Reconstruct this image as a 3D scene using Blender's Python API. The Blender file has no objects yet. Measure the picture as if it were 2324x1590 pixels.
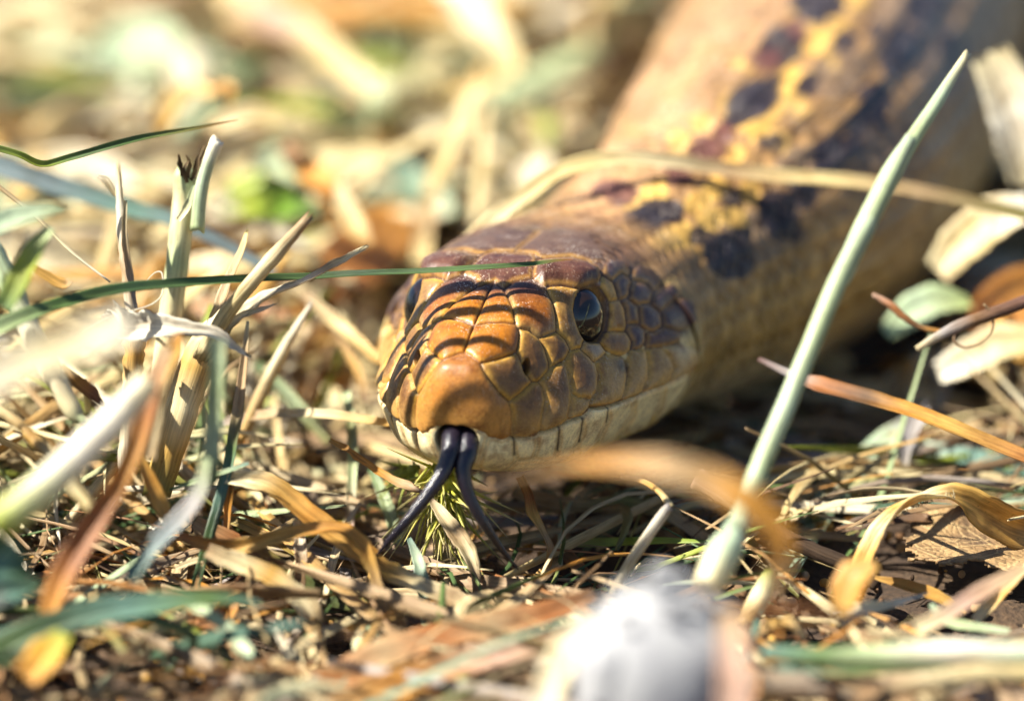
import bpy, math, random
import numpy as np
from mathutils import Vector

# ------------------------------------------------------------------ camera, sky, sun, exposure
# one Blender unit is one centimetre (the snake's head is about three centimetres wide)
sc = bpy.context.scene
sc.unit_settings.system = 'METRIC'
sc.unit_settings.scale_length = 0.01
PITCH = math.radians(15.0)
CAM = np.array([0.0, -24.15, 8.6])
RIGHT = np.array([1.0, 0, 0])
UP = np.array([0, math.sin(PITCH), math.cos(PITCH)])
FWD = np.array([0, math.cos(PITCH), -math.sin(PITCH)])
cd = bpy.data.cameras.new('camera')
cam = bpy.data.objects.new('camera', cd)
sc.collection.objects.link(cam)
cam.location = CAM
cam.rotation_euler = (math.radians(90) - PITCH, 0, 0)
cd.lens = 100; cd.sensor_width = 36
cd.clip_start = 0.5; cd.clip_end = 3000
cd.dof.use_dof = True
cd.dof.focus_distance = 25.25
cd.dof.aperture_fstop = 0.122
cd.dof.aperture_blades = 0
sc.camera = cam

SUN = Vector((-0.65, -0.13, 0.75)).normalized()      # direction towards the sun
w = bpy.data.worlds.new('World'); sc.world = w; w.use_nodes = True
nt = w.node_tree
sky = nt.nodes.new('ShaderNodeTexSky'); sky.sky_type = 'NISHITA'; sky.sun_disc = False
sky.sun_elevation = math.asin(SUN.z); sky.sun_rotation = math.atan2(SUN.x, SUN.y)
sky.air_density = 1.0; sky.dust_density = 0.6; sky.ozone_density = 3.5
bg = nt.nodes['Background']; bg.inputs['Strength'].default_value = 0.05
nt.links.new(sky.outputs[0], bg.inputs['Color'])
sd = bpy.data.lights.new('sun', 'SUN'); sd.energy = 5.0; sd.angle = math.radians(0.5); sd.color = (1.0, 0.945, 0.83)
so = bpy.data.objects.new('sun', sd); sc.collection.objects.link(so)
so.rotation_euler = SUN.to_track_quat('Z', 'Y').to_euler()
so.location = SUN * 60
vs = sc.view_settings
vs.view_transform = 'Standard'; vs.look = 'None'; vs.gamma = 1.0; vs.use_curve_mapping = False
vs.exposure = 1.38
sc.cycles.use_denoising = True
sc.cycles.max_bounces = 8; sc.cycles.diffuse_bounces = 3; sc.cycles.transparent_max_bounces = 8
sc.cycles.sample_clamp_indirect = 6.0
sc.cycles.use_light_tree = False

rng = np.random.default_rng(7)
random.seed(7)
COL = sc.collection
PXCM = 0.36 / 2323.0            # sensor width over focal length, per unit of a 2323 wide picture

def at(px, py, d):
    """point d cm in front of the lens plane, along the sight line through a spot of the photograph"""
    return CAM + FWD * d + RIGHT * ((px - 1161.5) * PXCM * d) - UP * ((py - 795) * PXCM * d)
def ground_d(py, z=0.0):
    dz = FWD[2] - (py - 795) * PXCM * UP[2]
    return (z - CAM[2]) / dz if dz < -0.02 else 400.0
def project(P):
    q = P - CAM
    d = q @ FWD
    return 1161.5 + (q @ RIGHT) / d / PXCM, 795 - (q @ UP) / d / PXCM, d

# ------------------------------------------------------------------ materials
def new_mat(name):
    m = bpy.data.materials.new(name); m.use_nodes = True
    n = m.node_tree
    for x in list(n.nodes):
        if x.type != 'OUTPUT_MATERIAL' and x.type != 'BSDF_PRINCIPLED': n.nodes.remove(x)
    return m, n, n.nodes['Principled BSDF'], n.nodes['Material Output']
def N(n, t, **k):
    x = n.nodes.new(t)
    for a, b in k.items():
        if a in x.inputs.keys(): x.inputs[a].default_value = b
        else: setattr(x, a, b)
    return x
def mixc(n, a, b, f, mode='MIX'):
    x = n.nodes.new('ShaderNodeMix'); x.data_type = 'RGBA'; x.blend_type = mode
    for i, v in ((0, f), (6, a), (7, b)):
        if hasattr(v, 'links'): n.links.new(v, x.inputs[i])
        else: x.inputs[i].default_value = v
    return x.outputs[2]
def ramp(n, fac, stops):
    r = n.nodes.new('ShaderNodeValToRGB')
    n.links.new(fac, r.inputs[0])
    e = r.color_ramp.elements
    while len(e) < len(stops): e.new(0.5)
    for i, (p, c) in enumerate(stops):
        e[i].position = p; e[i].color = (c, c, c, 1) if not hasattr(c, '__len__') else (*c, 1)
    return r.outputs[0]

def grass_mat(name, transl, rough, spec, fibre=0.55, bump=0.35, blotch=0.5):
    m, n, bs, out = new_mat(name)
    col = N(n, 'ShaderNodeAttribute', attribute_name='Col')
    fib = N(n, 'ShaderNodeAttribute', attribute_name='fib')
    s1 = N(n, 'ShaderNodeVectorMath', operation='MULTIPLY'); n.links.new(fib.outputs['Vector'], s1.inputs[0]); s1.inputs[1].default_value = (9, 0.55, 1)
    s2 = N(n, 'ShaderNodeVectorMath', operation='MULTIPLY'); n.links.new(fib.outputs['Vector'], s2.inputs[0]); s2.inputs[1].default_value = (1.4, 3.0, 1)
    n1 = N(n, 'ShaderNodeTexNoise', Scale=1.0, Detail=4.0, Roughness=0.65); n.links.new(s1.outputs[0], n1.inputs['Vector'])
    n2 = N(n, 'ShaderNodeTexNoise', Scale=1.0, Detail=5.0, Roughness=0.6); n.links.new(s2.outputs[0], n2.inputs['Vector'])
    s3 = N(n, 'ShaderNodeVectorMath', operation='MULTIPLY'); n.links.new(fib.outputs['Vector'], s3.inputs[0]); s3.inputs[1].default_value = (6, 22.0, 1)
    n3 = N(n, 'ShaderNodeTexNoise', Scale=1.0, Detail=2.0); n.links.new(s3.outputs[0], n3.inputs['Vector'])
    f1 = ramp(n, n1.outputs[0], [(0.28, 1 - fibre * .8), (0.62, 1.2)])
    f2 = ramp(n, n2.outputs[0], [(0.28, (1 - blotch * .8, 1 - blotch * 1.0, 1 - blotch * 1.25)), (0.56, (1.06, 1.06, 1.06))])
    f3 = ramp(n, n3.outputs[0], [(0.66, (1, 1, 1)), (0.74, (0.42, 0.33, 0.25))])
    c = mixc(n, col.outputs['Color'], f1, 1.0, 'MULTIPLY')
    c = mixc(n, c, f2, 1.0, 'MULTIPLY')
    c = mixc(n, c, f3, 0.7, 'MULTIPLY')
    bp = N(n, 'ShaderNodeBump', Strength=bump, Distance=0.02); n.links.new(n1.outputs[0], bp.inputs['Height'])
    n.links.new(c, bs.inputs['Base Color']); n.links.new(bp.outputs[0], bs.inputs['Normal'])
    bs.inputs['Roughness'].default_value = rough; bs.inputs['Specular IOR Level'].default_value = spec
    tr = N(n, 'ShaderNodeBsdfTranslucent'); n.links.new(c, tr.inputs['Color']); n.links.new(bp.outputs[0], tr.inputs['Normal'])
    mx = N(n, 'ShaderNodeMixShader'); mx.inputs[0].default_value = transl
    n.links.new(bs.outputs[0], mx.inputs[1]); n.links.new(tr.outputs[0], mx.inputs[2]); n.links.new(mx.outputs[0], out.inputs['Surface'])
    return m
M_STRAW = grass_mat('dry_straw_fibre', 0.30, 0.5, 0.45)
M_GREEN = grass_mat('green_grass_blade', 0.28, 0.42, 0.5, fibre=0.4, blotch=0.35)
M_STEM = grass_mat('hollow_stem', 0.16, 0.40, 0.5, fibre=0.35, blotch=0.3)
M_TWIG = grass_mat('rough_twig_bark', 0.0, 0.8, 0.3, fibre=0.6, bump=0.9, blotch=0.7)
MATS = {'s': M_STRAW, 'g': M_GREEN, 't': M_STEM, 'w': M_TWIG}

# linear base colours
PAL = dict(cream=(.70, .57, .27), gold=(.60, .36, .09), white=(.82, .76, .62), tan=(.46, .32, .17), rust=(.40, .16, .05),
           brown=(.19, .105, .05), dark=(.06, .036, .02), green=(.10, .17, .05), paleg=(.42, .50, .27), mint=(.46, .56, .38), teal=(.13, .24, .19),
           ygreen=(.36, .42, .05), dkgreen=(.045, .085, .035), grey=(.36, .33, .32), pink=(.50, .33, .25), orange=(.62, .30, .05), blueg=(.16, .21, .22),
           amber=(.55, .27, .05), bone=(.76, .66, .40), olive=(.22, .21, .06), purple=(.17, .09, .08))
def lerp_cols(stops, u):
    cs = np.array([PAL[c] if isinstance(c, str) else c for c in stops], float)
    if len(cs) == 1: return np.repeat(cs, len(u), 0)
    x = np.linspace(0, 1, len(cs))
    return np.stack([np.interp(u, x, cs[:, k]) for k in range(3)], 1)

# ------------------------------------------------------------------ mesh helpers
def mesh_from(name, V, F4=None, F3=None, mat=None, col=None, fib=None, smooth=True):
    me = bpy.data.meshes.new(name)
    F4 = np.zeros((0, 4), np.int32) if F4 is None else np.asarray(F4, np.int32)
    F3 = np.zeros((0, 3), np.int32) if F3 is None else np.asarray(F3, np.int32)
    nv = len(V)
    me.vertices.add(nv); me.vertices.foreach_set('co', np.asarray(V, np.float32).ravel())
    li = np.concatenate([F4.ravel(), F3.ravel()])
    me.loops.add(len(li)); me.loops.foreach_set('vertex_index', li)
    st = np.concatenate([np.arange(len(F4)) * 4, len(F4) * 4 + np.arange(len(F3)) * 3]).astype(np.int32)
    me.polygons.add(len(st)); me.polygons.foreach_set('loop_start', st)
    me.update(calc_edges=True); me.validate()
    if smooth: me.polygons.foreach_set('use_smooth', np.ones(len(me.polygons), bool))
    if col is not None:
        a = me.attributes.new('Col', 'FLOAT_COLOR', 'POINT')
        a.data.foreach_set('color', np.hstack([np.asarray(col, np.float32), np.ones((nv, 1), np.float32)]).ravel())
    if fib is not None:
        a = me.attributes.new('fib', 'FLOAT_VECTOR', 'POINT')
        a.data.foreach_set('vector', np.asarray(fib, np.float32).ravel())
    if mat: me.materials.append(mat)
    return me
def link(name, data, parent=None):
    o = bpy.data.objects.new(name, data); COL.objects.link(o)
    if parent is not None: o.parent = parent
    return o
def tag(o, label=None, cat=None, group=None, kind=None):
    for k, v in (('label', label), ('category', cat), ('group', group), ('kind', kind)):
        if v: o[k] = v
    return o

def catmull(P, n):
    P = np.asarray(P, float)
    if len(P) == 2: P = np.array([P[0], (P[0] + P[1]) / 2, P[1]])
    Q = np.vstack([2 * P[0] - P[1], P, 2 * P[-1] - P[-2]])
    m = len(P) - 1
    t = np.linspace(0, m, n); i = np.minimum(t.astype(int), m - 1); f = (t - i)[:, None]
    a, b, c, d = Q[i], Q[i + 1], Q[i + 2], Q[i + 3]
    return 0.5 * (2 * b + (c - a) * f + (2 * a - 5 * b + 4 * c - d) * f ** 2 + (3 * b - a - 3 * c + d) * f ** 3)
def unit(v): return v / np.maximum(np.linalg.norm(v, axis=-1, keepdims=True), 1e-9)

SECT = {}
def section(kind):
    """closed cross-sections: across (a, in half widths) and up (n, in half widths)"""
    if kind in SECT: return SECT[kind]
    if kind == 'tube':
        k = 12; th = np.arange(k) / k * 2 * np.pi; r = np.stack([np.cos(th), np.sin(th)], 1)
    elif kind == 'halm':       # split half of a hollow stem
        th = np.linspace(-0.3, np.pi + 0.3, 9); o = np.stack([np.cos(th), np.sin(th)], 1); r = np.vstack([o, o[::-1] * 0.80])
    else:
        h, t = {'flat': (0.10, 0.05), 'vee': (0.55, 0.07), 'cup': (0.45, 0.06), 'fold': (1.3, 0.09)}[kind]
        a = np.linspace(-1, 1, 9)
        y = h * (np.abs(a) if kind in ('vee', 'fold') else a ** 2)
        y = y + 0.035 * np.cos(a * 4 * np.pi)
        r = np.vstack([np.stack([a, y + t], 1), np.stack([a[::-1], y[::-1] - t], 1)])
    SECT[kind] = r
    return r
def sweep(P, W, sect='vee', roll=(0, 0), nseg=48, jag=0.0, face=None, stops=('cream',), colnoise=0.12, seed=0, minthick=0.0, flatten=1.0, split=0.0):
    """sweep a cross-section along a path; returns vertices, quads, colours, fibre coordinates"""
    r = np.random.default_rng(seed)
    C = catmull(P, nseg)
    u = np.linspace(0, 1, nseg)
    Wv = np.interp(u, np.linspace(0, 1, len(W)), W) / 2
    T = unit(np.gradient(C, axis=0))
    face = unit(CAM - C) * 0.8 + np.array([-0.2, 0, 0.35]) if face is None else np.tile(face, (nseg, 1))
    Nn = unit(face - (face * T).sum(1, keepdims=True) * T)
    B = np.cross(T, Nn)
    ro = np.radians(np.interp(u, np.linspace(0, 1, len(roll)), roll))[:, None]
    A = B * np.cos(ro) + Nn * np.sin(ro); Nn2 = -B * np.sin(ro) + Nn * np.cos(ro)
    S = section(sect); k = len(S)
    jl = 1 + jag * np.convolve(r.normal(0, 1, nseg + 2), [.25, .5, .25], 'valid'); jr = 1 + jag * np.convolve(r.normal(0, 1, nseg + 2), [.25, .5, .25], 'valid')
    wa = np.where(S[None, :, 0] < 0, jl[:, None], jr[:, None]) * S[None, :, 0] * Wv[:, None]
    wn = S[None, :, 1] * Wv[:, None] * flatten
    V = C[:, None, :] + A[:, None, :] * wa[..., None] + Nn2[:, None, :] * wn[..., None]
    if split > 0:      # torn ends
        for e, sg in ((0, -1), (nseg - 1, 1)):
            off = r.uniform(-0.2, 1, k) * split
            V[e] += (T[e] * sg)[None, :] * off[:, None]
    idx = np.arange(nseg * k).reshape(nseg, k)
    F = np.stack([idx[:-1], np.roll(idx[:-1], -1, 1), np.roll(idx[1:], -1, 1), idx[1:]], -1).reshape(-1, 4)
    V = V.reshape(-1, 3)
    # end caps as fans
    V = np.vstack([V, C[:1], C[-1:]])
    c0, c1 = nseg * k, nseg * k + 1
    j = np.arange(k)
    F3 = np.vstack([np.stack([np.full(k, c0), (j + 1) % k, j], 1), np.stack([np.full(k, c1), idx[-1, 0] + j, idx[-1, 0] + (j + 1) % k], 1)])
    col = lerp_cols(stops, u)
    nz = np.convolve(r.normal(0, 1, nseg + 4), np.ones(5) / 5, 'valid')
    col = np.clip(col * (1 + colnoise * nz[:, None]), 0.005, 0.9)
    col = np.repeat(col, k, 0); col = np.vstack([col, col[:1], col[-1:]])
    L = np.concatenate([[0], np.cumsum(np.linalg.norm(np.diff(C, axis=0), axis=1))])
    off = r.uniform(0, 50, 3)
    if sect in ('tube', 'halm'):
        fx = np.tile(S[:, 0] * 1.0, (nseg, 1)); fz = np.tile(S[:, 1] * 5.0, (nseg, 1))
    else:
        fx = np.tile(S[:, 0], (nseg, 1)); fz = np.zeros((nseg, k))
    fib = np.stack([fx + off[0], np.repeat(L[:, None], k, 1) + off[1], fz + off[2]], -1).reshape(-1, 3)
    fib = np.vstack([fib, fib[:1], fib[-1:]])
    return V, F, F3, col, fib
def merge(parts):
    Vs, Fs, Ts, Cs, Is = [], [], [], [], []; o = 0
    for V, F, F3, c, f in parts:
        Vs.append(V); Fs.append(F + o); Ts.append(F3 + o); Cs.append(c); Is.append(f); o += len(V)
    return np.vstack(Vs), np.vstack(Fs), np.vstack(Ts), np.vstack(Cs), np.vstack(Is)
def build(name, data, mat, parent=None):
    V, F, F3, c, f = data
    return link(name, mesh_from(name, V, F, F3, mat, c, f), parent)
# ------------------------------------------------------------------ the snake
def smooth(a, b, x):
    t = np.clip((x - a) / (b - a), 0, 1); return t * t * (3 - 2 * t)
LIP0 = at(1046, 977, 24.75)                      # lip level at the tip of the snout
YAW = math.radians(15.5)
BACK = np.array([math.sin(YAW), math.cos(YAW), 0])
# centre line (lip level): straight through the head, then the neck and body curve off to the back right
cl = [LIP0 + BACK * s for s in (-0.5, 0, 0.8, 1.6, 2.4, 3.2)]
for x, y in ((1.38, 4.25), (2.45, 6.0), (3.4, 9.0), (4.45, 14.0), (5.6, 20.0), (6.9, 27.0), (8.6, 36.0), (10.5, 46.0)):
    cl.append(np.array([x, y, LIP0[2]]))
clc = catmull(cl, 4000)
cs = np.concatenate([[0], np.cumsum(np.linalg.norm(np.diff(clc, axis=0), axis=1))]) - 0.5
ct = unit(np.gradient(clc, axis=0))
S_T = [-0.02, 0.1, 0.3, 0.6, 1.0, 1.4, 1.9, 2.5, 3.2, 4.0, 5.0]
TAB = dict(
    zt=[.60, .66, .77, .90, 1.05, 1.15, 1.20, 1.20, 1.12, 1.08, 1.3],
    xc=[.24, .28, .37, .46, .60, .82, .86, .90, .95, .95, 1.0],
    zc=[.50, .55, .64, .76, .89, .99, 1.02, .98, .90, .88, .9],
    xm=[.34, .40, .53, .70, .86, .97, 1.12, 1.32, 1.44, 1.32, 1.3],
    zm=[.28, .31, .36, .42, .47, .50, .50, .46, .42, .4, .4],
    xl=[.33, .44, .66, .90, 1.07, 1.17, 1.32, 1.50, 1.56, 1.42, 1.4],
    zb=[-.30, -.35, -.43, -.52, -.60, -.65, -.70, -.74, -.78, -.85, -1.0])
def tab(k, s): return np.interp(s, S_T, TAB[k]) if False else np.interp(s, SD, TD[k])
SD = np.linspace(-0.02, 5, 600)
def pchip(x, y, xi):
    x = np.array(x, float); y = np.array(y, float); h = np.diff(x); d = np.diff(y) / h
    m = np.zeros(len(x)); m[0] = d[0]; m[-1] = d[-1]
    for i in range(1, len(x) - 1): m[i] = 0 if d[i - 1] * d[i] <= 0 else 2 * d[i - 1] * d[i] / (d[i - 1] + d[i])
    i = np.clip(np.searchsorted(x, xi) - 1, 0, len(h) - 1); t = (xi - x[i]) / h[i]
    return ((1 + 2 * t) * (1 - t) ** 2) * y[i] + t * (1 - t) ** 2 * h[i] * m[i] + t * t * (3 - 2 * t) * y[i + 1] + t * t * (t - 1) * h[i] * m[i + 1]
TD = {k: pchip(S_T, v, SD) for k, v in TAB.items()}
HALF = 300
s_rings = np.concatenate([np.linspace(-0.02, 3.3, 520), 3.3 + (np.linspace(0, 1, 130)[1:] ** 1.2) * 3.0, np.linspace(6.3, 44, 360)[1:]])
def half_profile(s):
    """right half of the cross-sections at s (n) -> n x 9 x 2 control points, top to chin"""
    g = {k: tab(k, np.clip(s, -0.02, 5)) for k in TAB}
    z0 = np.zeros_like(s)
    H = np.stack([np.stack([z0, g['zt']], -1), np.stack([g['xc'] * .55, g['zt'] * .93 + g['zc'] * .07], -1), np.stack([g['xc'], g['zc']], -1),
                  np.stack([g['xm'], g['zm']], -1), np.stack([g['xl'], z0 + .07], -1), np.stack([g['xl'] * .985 - .02, z0 - .12], -1),
                  np.stack([g['xl'] * .80, g['zb'] * .68], -1), np.stack([g['xl'] * .42, g['zb'] * .97], -1), np.stack([z0, g['zb']], -1)], 1)
    r = np.interp(s, [3, 4.2, 5.5, 8, 12, 20, 30, 44], [1.25, 1.18, 1.40, 1.86, 2.15, 2.4, 2.5, 2.4])
    zc = np.interp(s, [3, 4.2, 5.5, 8, 12, 20, 44], [.12, .08, .20, .50, .72, .85, .9])
    th = np.radians([0, 26, 50, 74, 96, 108, 130, 156, 180])
    Bd = np.stack([r[:, None] * np.sin(th) ** 0.92, zc[:, None] + r[:, None] * np.cos(th) * np.where(np.cos(th) < 0, .95, .97)], -1)
    wgt = smooth(2.7, 5.2, s)[:, None, None]
    return H * (1 - wgt) + Bd * wgt
def resample(H):
    n = len(H)
    Q = np.concatenate([H[:, 1:2] * [-1, 1], H, H[:, -2:-1] * [-1, 1]], 1)
    m = 8; t = np.linspace(0, m, 400); i = np.minimum(t.astype(int), m - 1); f = (t - i)[None, :, None]
    a, b, c, d = Q[:, i], Q[:, i + 1], Q[:, i + 2], Q[:, i + 3]
    D = 0.5 * (2 * b + (c - a) * f + (2 * a - 5 * b + 4 * c - d) * f ** 2 + (3 * b - a - 3 * c + d) * f ** 3)
    L = np.concatenate([np.zeros((n, 1)), np.cumsum(np.linalg.norm(np.diff(D, axis=1), axis=2), axis=1)], 1)
    out = np.empty((n, HALF + 1, 2)); q = np.linspace(0, 1, HALF + 1)
    for k in range(n):
        l = L[k] / L[k, -1]
        out[k, :, 0] = np.interp(q, l, D[k, :, 0]); out[k, :, 1] = np.interp(q, l, D[k, :, 1])
    out[:, 0, 0] = 0; out[:, -1, 0] = 0
    return out
prof = resample(half_profile(s_rings))
# rounded front of the snout
capn = 90
e = np.sin(np.linspace(0.012, np.pi / 2, capn + 1))[:-1]
zc0 = 0.20
cap = np.stack([prof[0, :, 0][None] * e[:, None], zc0 + (prof[0, :, 1] - zc0)[None] * e[:, None]], -1)
s_cap = -0.02 - 0.13 * np.sqrt(1 - e ** 2)
XZ = np.concatenate([cap, prof], 0)
SS = np.concatenate([s_cap, s_rings])
NR = len(SS)
S2 = np.repeat(SS[:, None], HALF + 1, 1)
q2 = np.repeat(np.linspace(0, 1, HALF + 1)[None], NR, 0)
def to_world(x, s, z):
    c = np.stack([np.interp(s, cs, clc[:, k]) for k in range(3)], -1)
    t = np.stack([np.interp(s, cs, ct[:, k]) for k in range(3)], -1)
    lat = np.stack([t[..., 1], -t[..., 0], np.zeros_like(s)], -1)
    lat = lat / np.linalg.norm(lat, axis=-1, keepdims=True)
    return c + lat * x[..., None] + np.array([0, 0, 1.0]) * z[..., None]
X, Z = XZ[..., 0], XZ[..., 1]
# local normals (x, s, z) from the grid
G = np.stack([X, S2, Z], -1)
d1 = np.gradient(G, axis=0); d2 = np.gradient(G, axis=1)
NL = unit(np.cross(d1, d2))
NL[..., 0][:, 0] = 0; NL[..., 0][:, -1] = 0; NL = unit(NL)
if (NL[200, 20, 2]) < 0: NL = -NL
PW = to_world(X, S2, Z)                                   # snake's left half, which the camera sees most of
px, py, dep = project(PW.reshape(-1, 3))
# chart: pixels of the detail view of the head (2100 x 1590 over 1480..2880, 900..1960 of the full picture)
CX = ((px * 1.76324 - 1480) * 1.5).reshape(NR, HALF + 1)
CY = ((py * 1.76324 - 900) * 1.5).reshape(NR, HALF + 1)
lat_w = np.array([math.cos(YAW), -math.sin(YAW), 0]); 
NWh = NL[..., 0:1] * lat_w + NL[..., 1:2] * BACK + NL[..., 2:3] * np.array([0, 0, 1.0])
vis = (NWh * unit(CAM - PW)).sum(-1)

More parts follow.
